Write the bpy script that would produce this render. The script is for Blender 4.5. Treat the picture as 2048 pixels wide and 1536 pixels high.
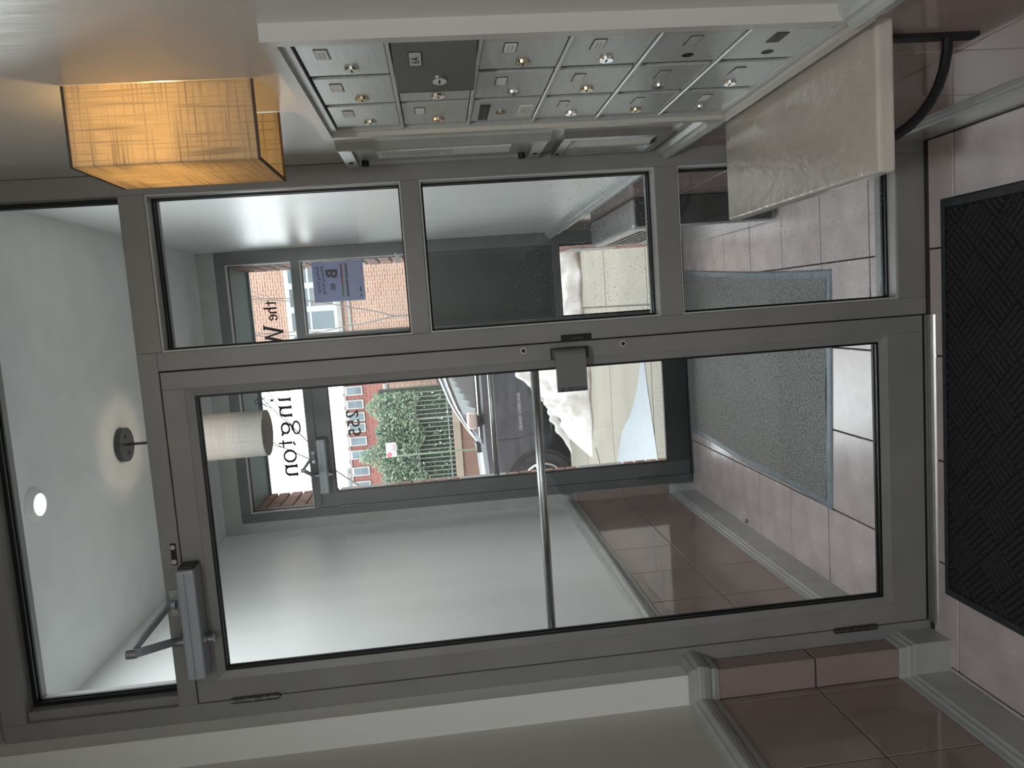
import bpy, bmesh, math, random
from mathutils import Vector, Matrix
random.seed(7)
S = bpy.context.scene
COL = S.collection
for o in list(bpy.data.objects):
    bpy.data.objects.remove(o)

# ------------------------------------------------------------------ camera (the photo is a portrait frame stored on its side)
FPX = 1474.05
YAW, PIT, ROL = math.radians(-5.74826), math.radians(-5.21138), math.radians(-4.60170)
CAM = Vector((0.35987, -2.00366, 1.39319))
cy, sy, cp, sp, cr, sr = math.cos(YAW), math.sin(YAW), math.cos(PIT), math.sin(PIT), math.cos(ROL), math.sin(ROL)
fwd = Vector((sy*cp, cy*cp, sp)); right0 = Vector((cy, -sy, 0)); up0 = right0.cross(fwd)
right = cr*right0 + sr*up0
upv = -sr*right0 + cr*up0
cam = bpy.data.cameras.new('camera')
cam.sensor_fit = 'HORIZONTAL'; cam.sensor_width = 36.0
cam.lens = FPX/2048*36.0
cam.clip_start = 0.02; cam.clip_end = 400
co = bpy.data.objects.new('camera', cam); COL.objects.link(co)
ax, ay, az = -upv, right, -fwd
co.matrix_world = Matrix(((ax.x, ay.x, az.x, CAM.x), (ax.y, ay.y, az.y, CAM.y), (ax.z, ay.z, az.z, CAM.z), (0, 0, 0, 1)))
S.camera = co

# ------------------------------------------------------------------ sky (flat winter overcast), exposure
SKY = 6.0
w = bpy.data.worlds.new('overcast_sky'); S.world = w
w.use_nodes = True
bg = w.node_tree.nodes['Background']
bg.inputs[0].default_value = (0.93, 0.975, 1.0, 1); bg.inputs[1].default_value = SKY
S.view_settings.view_transform = 'Standard'
S.view_settings.look = 'None'
S.view_settings.exposure = 0.14
S.view_settings.gamma = 1.0
S.view_settings.use_curve_mapping = False
S.cycles.transparent_max_bounces = 16
S.cycles.max_bounces = 8
S.cycles.diffuse_bounces = 5
S.cycles.glossy_bounces = 3
S.cycles.caustics_reflective = False
S.cycles.caustics_refractive = False
S.cycles.use_denoising = True
S.cycles.use_adaptive_sampling = True
S.cycles.adaptive_threshold = 0.08
S.cycles.adaptive_min_samples = 16
S.cycles.sample_clamp_indirect = 6.0

# ------------------------------------------------------------------ materials
def L(c):  # sRGB 0-255 -> linear
    return tuple(((v/255)/12.92 if v/255 <= 0.04045 else ((v/255+0.055)/1.055)**2.4) for v in c)
MAT = {}
def mat(name, col, rough=0.5, metal=0.0, spec=0.5, var=0.0, vscale=8.0, bump=0.0, bscale=60.0, stretch=(1, 1, 1), coat=0.0, rvar=0.0, col2=None):
    m = bpy.data.materials.new(name); m.use_nodes = True
    nt = m.node_tree; b = nt.nodes['Principled BSDF']
    c = (*col, 1)
    b.inputs['Base Color'].default_value = c
    b.inputs['Roughness'].default_value = rough
    b.inputs['Metallic'].default_value = metal
    b.inputs['Specular IOR Level'].default_value = spec
    b.inputs['Coat Weight'].default_value = coat
    b.inputs['Coat Roughness'].default_value = 0.08
    if var or bump or rvar or col2:
        tc = nt.nodes.new('ShaderNodeTexCoord'); mp = nt.nodes.new('ShaderNodeMapping')
        mp.inputs['Scale'].default_value = stretch
        nt.links.new(tc.outputs['Object'], mp.inputs[0])
    if var or col2:
        n = nt.nodes.new('ShaderNodeTexNoise'); n.inputs['Scale'].default_value = vscale; n.inputs['Detail'].default_value = 5
        nt.links.new(mp.outputs[0], n.inputs['Vector'])
        r = nt.nodes.new('ShaderNodeValToRGB')
        lo = col2 if col2 else tuple(max(0, v*(1-var)) for v in col); hi = col if col2 else tuple(min(1, v*(1+var)) for v in col)
        r.color_ramp.elements[0].position = 0.35; r.color_ramp.elements[1].position = 0.65
        r.color_ramp.elements[0].color = (*lo, 1); r.color_ramp.elements[1].color = (*hi, 1)
        nt.links.new(n.outputs['Fac'], r.inputs[0]); nt.links.new(r.outputs[0], b.inputs['Base Color'])
        if rvar:
            mr = nt.nodes.new('ShaderNodeMapRange'); mr.inputs['To Min'].default_value = max(0.02, rough-rvar); mr.inputs['To Max'].default_value = min(1, rough+rvar)
            nt.links.new(n.outputs['Fac'], mr.inputs['Value']); nt.links.new(mr.outputs[0], b.inputs['Roughness'])
    if bump:
        n2 = nt.nodes.new('ShaderNodeTexNoise'); n2.inputs['Scale'].default_value = bscale; n2.inputs['Detail'].default_value = 3
        nt.links.new(mp.outputs[0], n2.inputs['Vector'])
        bp = nt.nodes.new('ShaderNodeBump'); bp.inputs['Strength'].default_value = bump; bp.inputs['Distance'].default_value = 0.004
        nt.links.new(n2.outputs['Fac'], bp.inputs['Height']); nt.links.new(bp.outputs[0], b.inputs['Normal'])
    MAT[name] = m
    return m
def glass(name, tint=(0.965, 0.985, 0.98), specks=None):
    m = bpy.data.materials.new(name); m.use_nodes = True
    nt = m.node_tree; nt.nodes.clear()
    out = nt.nodes.new('ShaderNodeOutputMaterial'); mix = nt.nodes.new('ShaderNodeMixShader')
    tr = nt.nodes.new('ShaderNodeBsdfTransparent'); tr.inputs[0].default_value = (*[math.sqrt(v) for v in tint], 1)
    gl = nt.nodes.new('ShaderNodeBsdfGlossy'); gl.inputs['Roughness'].default_value = 0.0
    fr = nt.nodes.new('ShaderNodeFresnel'); fr.inputs['IOR'].default_value = 1.42
    nt.links.new(fr.outputs[0], mix.inputs[0]); nt.links.new(tr.outputs[0], mix.inputs[1]); nt.links.new(gl.outputs[0], mix.inputs[2])
    last = mix
    if specks:   # dried salt splashes: (z where they stop, z where they are densest)
        ztop, zden, amount = specks
        tc = nt.nodes.new('ShaderNodeTexCoord'); geo = nt.nodes.new('ShaderNodeNewGeometry')
        vo = nt.nodes.new('ShaderNodeTexVoronoi'); vo.inputs['Scale'].default_value = 115
        nt.links.new(geo.outputs['Position'], vo.inputs['Vector'])
        sep = nt.nodes.new('ShaderNodeSeparateXYZ'); nt.links.new(geo.outputs['Position'], sep.inputs[0])
        mr = nt.nodes.new('ShaderNodeMapRange'); mr.inputs['From Min'].default_value = ztop; mr.inputs['From Max'].default_value = zden
        mr.inputs['To Min'].default_value = 0.0; mr.inputs['To Max'].default_value = amount
        nt.links.new(sep.outputs['Z'], mr.inputs['Value'])
        wn = nt.nodes.new('ShaderNodeTexWhiteNoise'); nt.links.new(vo.outputs['Color'], wn.inputs['Vector'])
        mul = nt.nodes.new('ShaderNodeMath'); mul.operation = 'MULTIPLY'
        nt.links.new(mr.outputs[0], mul.inputs[0]); nt.links.new(wn.outputs['Value'], mul.inputs[1])
        lt = nt.nodes.new('ShaderNodeMath'); lt.operation = 'LESS_THAN'
        nt.links.new(vo.outputs['Distance'], lt.inputs[0]); nt.links.new(mul.outputs[0], lt.inputs[1])
        df = nt.nodes.new('ShaderNodeBsdfTranslucent'); df.inputs[0].default_value = (0.8, 0.82, 0.85, 1)
        d2 = nt.nodes.new('ShaderNodeBsdfDiffuse'); d2.inputs[0].default_value = (0.8, 0.82, 0.85, 1)
        ad = nt.nodes.new('ShaderNodeMixShader'); ad.inputs[0].default_value = 0.5
        nt.links.new(df.outputs[0], ad.inputs[1]); nt.links.new(d2.outputs[0], ad.inputs[2])
        m2 = nt.nodes.new('ShaderNodeMixShader')
        k = nt.nodes.new('ShaderNodeMath'); k.operation = 'MULTIPLY'; k.inputs[1].default_value = 0.40
        nt.links.new(lt.outputs[0], k.inputs[0]); nt.links.new(k.outputs[0], m2.inputs[0])
        nt.links.new(mix.outputs[0], m2.inputs[1]); nt.links.new(ad.outputs[0], m2.inputs[2]); last = m2
    nt.links.new(last.outputs[0], out.inputs[0])
    MAT[name] = m
    return m
def fabric(name, col, trans, slub=0.55):
    m = bpy.data.materials.new(name); m.use_nodes = True
    nt = m.node_tree; nt.nodes.clear()
    out = nt.nodes.new('ShaderNodeOutputMaterial'); mix = nt.nodes.new('ShaderNodeMixShader'); mix.inputs[0].default_value = trans
    df = nt.nodes.new('ShaderNodeBsdfDiffuse'); tl = nt.nodes.new('ShaderNodeBsdfTranslucent')
    tc = nt.nodes.new('ShaderNodeTexCoord'); sep = nt.nodes.new('ShaderNodeSeparateXYZ'); nt.links.new(tc.outputs['Object'], sep.inputs[0])
    add = nt.nodes.new('ShaderNodeMath'); add.operation = 'ADD'; nt.links.new(sep.outputs['X'], add.inputs[0]); nt.links.new(sep.outputs['Y'], add.inputs[1])
    fac = []
    for (a, b) in ((7, 260), (260, 7)):
        cb = nt.nodes.new('ShaderNodeCombineXYZ')
        m1 = nt.nodes.new('ShaderNodeMath'); m1.operation = 'MULTIPLY'; m1.inputs[1].default_value = a; nt.links.new(add.outputs[0], m1.inputs[0])
        m2 = nt.nodes.new('ShaderNodeMath'); m2.operation = 'MULTIPLY'; m2.inputs[1].default_value = b; nt.links.new(sep.outputs['Z'], m2.inputs[0])
        nt.links.new(m1.outputs[0], cb.inputs[0]); nt.links.new(m2.outputs[0], cb.inputs[2])
        n = nt.nodes.new('ShaderNodeTexNoise'); n.inputs['Scale'].default_value = 1.0; n.inputs['Detail'].default_value = 1.5
        nt.links.new(cb.outputs[0], n.inputs['Vector'])
        r = nt.nodes.new('ShaderNodeMapRange'); r.inputs['From Min'].default_value = 0.50; r.inputs['From Max'].default_value = 0.70
        r.inputs['To Min'].default_value = 1.0; r.inputs['To Max'].default_value = slub
        nt.links.new(n.outputs['Fac'], r.inputs['Value']); fac.append(r)
    mm = nt.nodes.new('ShaderNodeMath'); mm.operation = 'MINIMUM'; nt.links.new(fac[0].outputs[0], mm.inputs[0]); nt.links.new(fac[1].outputs[0], mm.inputs[1])
    vm = nt.nodes.new('ShaderNodeVectorMath'); vm.operation = 'SCALE'; vm.inputs[0].default_value = col; nt.links.new(mm.outputs[0], vm.inputs['Scale'])
    nt.links.new(vm.outputs[0], df.inputs[0]); nt.links.new(vm.outputs[0], tl.inputs[0])
    nt.links.new(df.outputs[0], mix.inputs[1]); nt.links.new(tl.outputs[0], mix.inputs[2]); nt.links.new(mix.outputs[0], out.inputs[0])
    MAT[name] = m
    return m
def emis(name, col, s):
    m = bpy.data.materials.new(name); m.use_nodes = True
    b = m.node_tree.nodes['Principled BSDF']; b.inputs['Base Color'].default_value = (*col, 1)
    b.inputs['Emission Color'].default_value = (*col, 1); b.inputs['Emission Strength'].default_value = s
    MAT[name] = m
def brickmat(name, c1, c2, mortar, bw=0.21, bh=0.0677, msize=0.012, axes='XZ'):
    m = bpy.data.materials.new(name); m.use_nodes = True
    nt = m.node_tree; b = nt.nodes['Principled BSDF']; b.inputs['Roughness'].default_value = 0.9
    geo = nt.nodes.new('ShaderNodeNewGeometry'); sep = nt.nodes.new('ShaderNodeSeparateXYZ'); nt.links.new(geo.outputs['Position'], sep.inputs[0])
    cb = nt.nodes.new('ShaderNodeCombineXYZ'); nt.links.new(sep.outputs[axes[0]], cb.inputs[0]); nt.links.new(sep.outputs[axes[1]], cb.inputs[1])
    t = nt.nodes.new('ShaderNodeTexBrick'); nt.links.new(cb.outputs[0], t.inputs['Vector'])
    t.inputs['Scale'].default_value = 1.0; t.inputs['Brick Width'].default_value = bw; t.inputs['Row Height'].default_value = bh; t.inputs['Mortar Size'].default_value = msize
    t.inputs['Color1'].default_value = (*c1, 1); t.inputs['Color2'].default_value = (*c2, 1); t.inputs['Mortar'].default_value = (*mortar, 1)
    n = nt.nodes.new('ShaderNodeTexNoise'); n.inputs['Scale'].default_value = 1.3; nt.links.new(geo.outputs['Position'], n.inputs['Vector'])
    mx = nt.nodes.new('ShaderNodeMixRGB'); mx.blend_type = 'MULTIPLY'; mx.inputs[0].default_value = 0.2
    nt.links.new(t.outputs['Color'], mx.inputs[1]); nt.links.new(n.outputs['Fac'], mx.inputs[2]); nt.links.new(mx.outputs[0], b.inputs['Base Color'])
    MAT[name] = m

mat('wall_paint', (0.86, 0.88, 0.875), 0.36, spec=0.30, var=0.03, vscale=5, bump=0.10, bscale=60, stretch=(1, 1, 0.12))
mat('lobby_paint', (0.60, 0.58, 0.545), 0.32, var=0.05, vscale=4, bump=0.14, bscale=40, stretch=(1, 1, 0.2))
mat('ceiling_paint', (0.84, 0.85, 0.84), 0.7, var=0.03)
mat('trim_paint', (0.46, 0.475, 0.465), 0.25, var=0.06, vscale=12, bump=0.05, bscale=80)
mat('frame_paint', (0.29, 0.29, 0.285), 0.42, var=0.06, vscale=6, bump=0.03, bscale=160)
mat('frame_lit_edge', (0.60, 0.61, 0.60), 0.4)  # paler than the frame: light on the reveals put into the colour
mat('gasket', (0.006, 0.007, 0.009), 0.5)
mat('tile_floor', (0.68, 0.600, 0.600), 0.24, spec=0.7, var=0.10, vscale=9, bump=0.05, bscale=90, rvar=0.10)
mat('tile_wall', (0.36, 0.280, 0.262), 0.07, var=0.05, vscale=5, bump=0.01, bscale=8)
mat('grout', (0.06, 0.058, 0.056), 0.9, var=0.2)
mat('grout_light', (0.10, 0.095, 0.09), 0.9, var=0.2)
mat('aluminium', (0.55, 0.56, 0.56), 0.34, metal=1.0, var=0.08, vscale=20, stretch=(1, 6, 1))
mat('mail_metal', (0.64, 0.665, 0.66), 0.36, metal=0.45, var=0.05, vscale=16, stretch=(1, 1, 12))
mat('mail_gap_shadow', (0.10, 0.085, 0.07), 0.6)
mat('mail_dark', (0.20, 0.205, 0.20), 0.5, metal=0.4)
mat('ring_metal', (0.72, 0.72, 0.70), 0.35, metal=0.3)
mat('chrome', (0.75, 0.75, 0.74), 0.12, metal=1.0)
mat('brass', (0.55, 0.47, 0.33), 0.22, metal=1.0)
mat('closer_paint', (0.45, 0.49, 0.54), 0.28, metal=0.2, var=0.05)
mat('closer_edge', (0.30, 0.31, 0.33), 0.28, metal=0.6)
mat('paddle_paint', (0.20, 0.21, 0.215), 0.35)
mat('paddle_band', (0.13, 0.135, 0.14), 0.4)
mat('dark_metal', (0.06, 0.062, 0.065), 0.4, metal=0.6)
mat('hinge_metal', (0.15, 0.145, 0.14), 0.35, metal=0.8, var=0.3, vscale=60)
mat('shade_edge', (0.10, 0.07, 0.05), 0.9)
mat('black', (0.008, 0.008, 0.009), 0.5)
mat('ink', (0.014, 0.012, 0.018), 0.6)
mat('card', (0.93, 0.94, 0.91), 0.6)
mat('card_print', (0.55, 0.56, 0.55), 0.7)
mat('plaster_white', (0.78, 0.79, 0.77), 0.45)
mat('shelf_paint', (0.55, 0.515, 0.46), 0.20, spec=0.8, var=0.07, vscale=7, bump=0.40, bscale=38)
mat('rubber', (0.036, 0.042, 0.048), 0.55, var=0.2, vscale=30)
mat('mat_black', (0.034, 0.034, 0.037), 0.95, var=0.6, vscale=320, bump=0.8, bscale=500)
mat('mat_dark', (0.012, 0.012, 0.013), 0.95, var=0.4, vscale=200)
mat('mat_grey', (0.30, 0.31, 0.30), 0.95, var=0.55, vscale=210, bump=0.9, bscale=260, stretch=(1, 0.6, 1))
mat('mat_border', (0.27, 0.32, 0.36), 0.5, var=0.12, vscale=30)
mat('heater_paint', (0.40, 0.41, 0.405), 0.18, var=0.05)
mat('heater_end', (0.055, 0.058, 0.06), 0.45)
mat('panel_dark', (0.055, 0.062, 0.064), 0.35, var=0.15, vscale=3)
mat('outer_frame', (0.13, 0.142, 0.146), 0.4, var=0.08, vscale=6)
mat('teal_paint', (0.085, 0.17, 0.175), 0.45, var=0.08)
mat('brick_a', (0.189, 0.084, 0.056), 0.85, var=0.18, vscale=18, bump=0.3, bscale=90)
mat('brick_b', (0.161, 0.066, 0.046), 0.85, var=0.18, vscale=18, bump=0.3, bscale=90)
mat('limestone', (0.20, 0.195, 0.185), 0.8, var=0.08)
mat('mortar', (0.112, 0.101, 0.091), 0.95)
mat('concrete', (0.155, 0.142, 0.116), 0.85, var=0.09, vscale=2.2, bump=0.25, bscale=60)
mat('ice', (0.15, 0.175, 0.195), 0.35, var=0.07, vscale=30)
mat('asphalt', (0.06, 0.063, 0.066), 0.85, var=0.2, vscale=20)
mat('snow', (0.50, 0.505, 0.51), 0.8, var=0.0, col2=(0.33, 0.32, 0.295), vscale=5, bump=0.8, bscale=20)
mat('car_paint', (0.050, 0.056, 0.070), 0.35, metal=0.0, coat=0.25, var=0.22, vscale=4, stretch=(0.5, 1, 3))
mat('car_glass', (0.063, 0.077, 0.081), 0.05, spec=0.9)
mat('car_trim', (0.02, 0.02, 0.022), 0.5)
mat('tire', (0.02, 0.022, 0.026), 0.8, var=0.4, vscale=12)
mat('rim', (0.55, 0.57, 0.58), 0.3, metal=0.9)
mat('mirror_shell', (0.36, 0.30, 0.29), 0.25, coat=0.5)
mat('fence_iron', (0.119, 0.133, 0.119), 0.6)
mat('pole_green', (0.105, 0.147, 0.091), 0.6)
mat('sign_white', (0.315, 0.315, 0.315), 0.5)
mat('sign_red', (0.55, 0.06, 0.08), 0.5)
mat('leaf', (0.059, 0.112, 0.049), 0.45, col2=(0.026, 0.070, 0.037), vscale=2.5)
mat('leaf_pale', (0.154, 0.196, 0.112), 0.5, col2=(0.126, 0.154, 0.112), vscale=2.5)
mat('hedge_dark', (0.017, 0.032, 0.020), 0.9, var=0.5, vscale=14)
mat('bark', (0.098, 0.087, 0.081), 0.9, var=0.25, vscale=14)
mat('win_white', (0.294, 0.308, 0.301), 0.5)
mat('win_pane', (0.05, 0.075, 0.09), 0.12, spec=0.5, var=0.4, vscale=0.9)
mat('blind', (0.140, 0.126, 0.115), 0.8)
mat('navy', (0.022, 0.026, 0.065), 0.6)
mat('dry_leaf', (0.12, 0.09, 0.06), 0.9, var=0.4, vscale=80)
mat('tape', (0.75, 0.75, 0.73), 0.6)
mat('coping', (0.182, 0.147, 0.115), 0.8, var=0.1)
mat('facade_grey', (0.168, 0.178, 0.182), 0.9, var=0.2, vscale=2)
mat('parapet', (0.231, 0.189, 0.182), 0.8)
brickmat('brick_big', (0.27, 0.145, 0.10), (0.22, 0.10, 0.068), (0.32, 0.265, 0.22))
brickmat('brick_far', (0.20, 0.064, 0.050), (0.175, 0.05, 0.042), (0.21, 0.10, 0.085), bw=0.42, bh=0.27, msize=0.03)
brickmat('brick_low', (0.154, 0.070, 0.052), (0.133, 0.059, 0.044), (0.133, 0.091, 0.070))
brickmat('brick_front', (0.50, 0.225, 0.15), (0.44, 0.18, 0.125), (0.30, 0.275, 0.25))
glass('clear_glass')
glass('salt_glass', specks=(1.42, 1.02, 0.24))
glass('salt_glass_low', specks=(0.95, 0.45, 0.26))
glass('door_glass_outer', specks=(0.42, 0.12, 0.28))
fabric('linen_shade', (0.80, 0.70, 0.54), 0.62, 0.66)
fabric('linen_drum', (0.56, 0.53, 0.50), 0.40, 0.82)
def paper(name, col, trans):
    m = bpy.data.materials.new(name); m.use_nodes = True
    nt = m.node_tree; nt.nodes.clear(); out = nt.nodes.new('ShaderNodeOutputMaterial'); mx = nt.nodes.new('ShaderNodeMixShader'); mx.inputs[0].default_value = trans
    d = nt.nodes.new('ShaderNodeBsdfDiffuse'); t = nt.nodes.new('ShaderNodeBsdfTranslucent'); d.inputs[0].default_value = (*col, 1); t.inputs[0].default_value = (*col, 1)
    nt.links.new(d.outputs[0], mx.inputs[1]); nt.links.new(t.outputs[0], mx.inputs[2]); nt.links.new(mx.outputs[0], out.inputs[0]); MAT[name] = m
paper('paper_blue', (0.46, 0.50, 0.70), 0.55)
paper('bar_red', (0.40, 0.08, 0.10), 0.4); paper('bar_orange', (0.42, 0.18, 0.09), 0.4); paper('bar_green', (0.14, 0.34, 0.14), 0.4)
emis('bulb_warm', (1.0, 0.62, 0.22), 6.0)
emis('fill_glow', (1.0, 0.98, 0.96), 4.0)
emis('disc_added_glow', (0.97, 1.0, 1.0), 1.0)

# ------------------------------------------------------------------ mesh helpers
ROOT = {}
def rootloc(p):
    while p is not None and p.parent is not None: p = p.parent
    return Vector(p.location) if p is not None else Vector((0, 0, 0))
def smooth(me):
    for p in me.polygons: p.use_smooth = True
def obj(name, me, m=None, parent=None, loc=None):
    o = bpy.data.objects.new(name, me); COL.objects.link(o)
    if m and me is not None and not me.materials: me.materials.append(MAT[m])
    if parent is not None: o.parent = parent
    if loc is not None: o.location = loc
    return o
def build(name, bm, m, parent=None, sm=False):
    """bm in world coordinates -> object whose parent chain starts at an Empty/mesh at its own base"""
    off = rootloc(parent)
    if parent is None:
        xs = [v.co for v in bm.verts]
        off = Vector((sum(c.x for c in xs)/len(xs), sum(c.y for c in xs)/len(xs), min(c.z for c in xs)))
    for v in bm.verts: v.co -= off
    bmesh.ops.recalc_face_normals(bm, faces=bm.faces)
    me = bpy.data.meshes.new(name); bm.to_mesh(me); bm.free()
    if sm: smooth(me)
    return obj(name, me, m, parent, off if parent is None else None)
def tag(o, label, cat, group=None, kind=None):
    o['label'] = label; o['category'] = cat
    if group: o['group'] = group
    if kind: o['kind'] = kind
    return o
def empty(name, loc, label=None, cat=None, group=None, kind=None):
    o = bpy.data.objects.new(name, None); COL.objects.link(o); o.location = loc; o.empty_display_size = 0.05
    if label: tag(o, label, cat, group, kind)
    return o
def BM(): return bmesh.new()
def bx(bm, x0, x1, y0, y1, z0, z1, bev=0.0, seg=1):
    r = bmesh.ops.create_cube(bm, size=1.0)
    for v in r['verts']:
        v.co = Vector((x0+(v.co.x+.5)*(x1-x0), y0+(v.co.y+.5)*(y1-y0), z0+(v.co.z+.5)*(z1-z0)))
    if bev:
        es = list({e for v in r['verts'] for e in v.link_edges})
        bmesh.ops.bevel(bm, geom=es, offset=bev, segments=seg, affect='EDGES', profile=0.5)
    return bm
def box(name, m, parent, x0, x1, y0, y1, z0, z1, bev=0.0, seg=1):
    return build(name, bx(BM(), x0, x1, y0, y1, z0, z1, bev, seg), m, parent)
def cyl(bm, p0, p1, r0, r1=None, n=16, cap=True):
    r1 = r0 if r1 is None else r1
    p0, p1 = Vector(p0), Vector(p1); d = (p1-p0)
    q = d.to_track_quat('Z', 'Y').to_matrix().to_4x4(); q.translation = (p0+p1)/2
    bmesh.ops.create_cone(bm, cap_ends=cap, segments=n, radius1=r0, radius2=r1, depth=d.length, matrix=q)
    return bm
def tube(bm, pts, r, n=8):
    pts = [Vector(p) for p in pts]; rs = r if isinstance(r, (list, tuple)) else [r]*len(pts)
    rings = []; ref = None
    for i, p in enumerate(pts):
        t = (pts[min(i+1, len(pts)-1)]-pts[max(i-1, 0)]).normalized()
        if ref is None: ref = t.orthogonal().normalized()
        ref = (ref - t*ref.dot(t)).normalized(); b = t.cross(ref)
        rings.append([bm.verts.new(p + rs[i]*(math.cos(2*math.pi*k/n)*ref + math.sin(2*math.pi*k/n)*b)) for k in range(n)])
    for a, b in zip(rings, rings[1:]):
        for k in range(n): bm.faces.new((a[k], a[(k+1) % n], b[(k+1) % n], b[k]))
    if n > 2:
        bm.faces.new(rings[0][::-1]); bm.faces.new(rings[-1])
    return bm
def prism(bm, pts, axis, a0, a1):
    """polygon pts (2D in the two other axes, in order) pushed along axis"""
    def P(u, v, a):
        return {'x': (a, u, v), 'y': (u, a, v), 'z': (u, v, a)}[axis]
    A = [bm.verts.new(P(u, v, a0)) for u, v in pts]; B = [bm.verts.new(P(u, v, a1)) for u, v in pts]
    n = len(pts)
    for k in range(n): bm.faces.new((A[k], A[(k+1) % n], B[(k+1) % n], B[k]))
    bm.faces.new(A[::-1]); bm.faces.new(B)
    return bm
def sweep(bm, path, prof, side=1):
    """profile (d outwards, z) swept along an xy path with mitred corners; side=+1: outwards is left of travel"""
    path = [Vector((p[0], p[1])) for p in path]; n = len(path); rings = []
    for i, p in enumerate(path):
        ns = []
        if i > 0: d = (p-path[i-1]).normalized(); ns.append(Vector((-d.y, d.x))*side)
        if i < n-1: d = (path[i+1]-p).normalized(); ns.append(Vector((-d.y, d.x))*side)
        if len(ns) == 2:
            m = (ns[0]+ns[1]).normalized(); m = m/max(0.2, m.dot(ns[0]))
        else: m = ns[0]
        rings.append([bm.verts.new((p.x+m.x*d_, p.y+m.y*d_, z_)) for d_, z_ in prof])
    k = len(prof)
    for a, b in zip(rings, rings[1:]):
        for j in range(k): bm.faces.new((a[j], a[(j+1) % k], b[(j+1) % k], b[j]))
    bm.faces.new(rings[0][::-1]); bm.faces.new(rings[-1])
    return bm
def ring_xz(bm, x0, x1, z0, z1, w, y0, y1, ow=0.0):
    """rectangular ring in an xz plane; x0..z1 is the outer rectangle, w its width inwards"""
    bx(bm, x0-ow, x1+ow, y0, y1, z0-ow, z0+w); bx(bm, x0-ow, x1+ow, y0, y1, z1-w, z1+ow)
    bx(bm, x0-ow, x0+w, y0, y1, z0+w, z1-w); bx(bm, x1-w, x1+ow, y0, y1, z0+w, z1-w)
    return bm
def bevel_ring(bm, x0, x1, z0, z1, w, yf, yb):
    """sloped glazing bead: outer edge at depth yf, inner edge at depth yb"""
    o = [(x0, z0), (x1, z0), (x1, z1), (x0, z1)]; i = [(x0+w, z0+w), (x1-w, z0+w), (x1-w, z1-w), (x0+w, z1-w)]
    O = [bm.verts.new((a, yf, b)) for a, b in o]; I = [bm.verts.new((a, yb, b)) for a, b in i]; D = [bm.verts.new((a, yb+0.012, b)) for a, b in i]
    for k in range(4):
        j = (k+1) % 4
        bm.faces.new((O[k], O[j], I[j], I[k])); bm.faces.new((I[k], I[j], D[j], D[k]))
    return bm
_cache = {}
def piece(name, m, parent, cx, cy_, cz, sx, sy_, sz, bev, key=None):
    k = (m, round(sx, 4), round(sy_, 4), round(sz, 4), key)
    if k not in _cache:
        bm = bx(BM(), -sx/2, sx/2, -sy_/2, sy_/2, -sz/2, sz/2, bev)
        bmesh.ops.recalc_face_normals(bm, faces=bm.faces)
        me = bpy.data.meshes.new(name); bm.to_mesh(me); bm.free(); me.materials.append(MAT[m]); _cache[k] = me
    return obj(name, _cache[k], None, parent, Vector((cx, cy_, cz))-rootloc(parent))
def edges(lo, hi, start, pitch):
    e = [lo]; k = math.ceil((lo-start)/pitch+1e-6)
    while start+k*pitch < hi-0.012:
        v = start+k*pitch
        if v > lo+0.012: e.append(v)
        k += 1
    return e+[hi]
TXT = {}
def text_mesh(bm, s, size, place, bold=0.0, align='LEFT'):
    """adds flat built-in-font lettering; place(u, v) -> world point"""
    cu = bpy.data.curves.new('t', 'FONT'); cu.body = s; cu.size = size; cu.fill_mode = 'FRONT'; cu.align_x = align; cu.offset = bold; cu.resolution_u = 3
    to = bpy.data.objects.new('t', cu); COL.objects.link(to)
    dg = bpy.context.evaluated_depsgraph_get(); me = bpy.data.meshes.new_from_object(to.evaluated_get(dg))
    vs = [bm.verts.new(place(v.co.x, v.co.y)) for v in me.vertices]
    for p in me.polygons:
        try: bm.faces.new([vs[i] for i in p.vertices])
        except ValueError: pass
    bpy.data.objects.remove(to); bpy.data.curves.remove(cu); bpy.data.meshes.remove(me)
    return bm

# ================================================================== THE SETTING
XR, XL, XLL = 0.773, -0.770, -0.790     # right wall, vestibule left wall, lobby left wall
YO = 2.10                               # inner face of the street-side screen
YB = -3.6                               # lobby end
ZC = 2.655
TH = 0.007
# floor with its tiles
fl = tag(box('floor', 'grout', None, -0.86, 0.86, YB, 2.24, -0.06, -0.004), 'floor of pinkish beige square tiles with dark joints', 'floor', kind='structure')
def floor_tiles(x0, x1, y0, y1, ys):
    xe = edges(x0, x1, 0.447, 0.3017); ye = edges(y0, y1, ys, 0.304)
    for a, b in zip(xe, xe[1:]):
        for c, d in zip(ye, ye[1:]):
            piece('tile', 'tile_floor', fl, (a+b)/2, (c+d)/2, -0.003+random.uniform(-.0006, .0006), b-a-0.005, d-c-0.005, 0.008, 0.0016)
floor_tiles(XL+0.012, XR-0.012, 0.125, YO-0.005, 0.276)
floor_tiles(XLL+0.012, XR-0.012, -1.95, -0.015, -0.119)
# ceiling
tag(box('ceiling', 'ceiling_paint', None, -0.95, 0.95, YB-0.1, 2.30, ZC, ZC+0.1), 'flat white ceiling over vestibule and lobby', 'ceiling', kind='structure')
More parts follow.
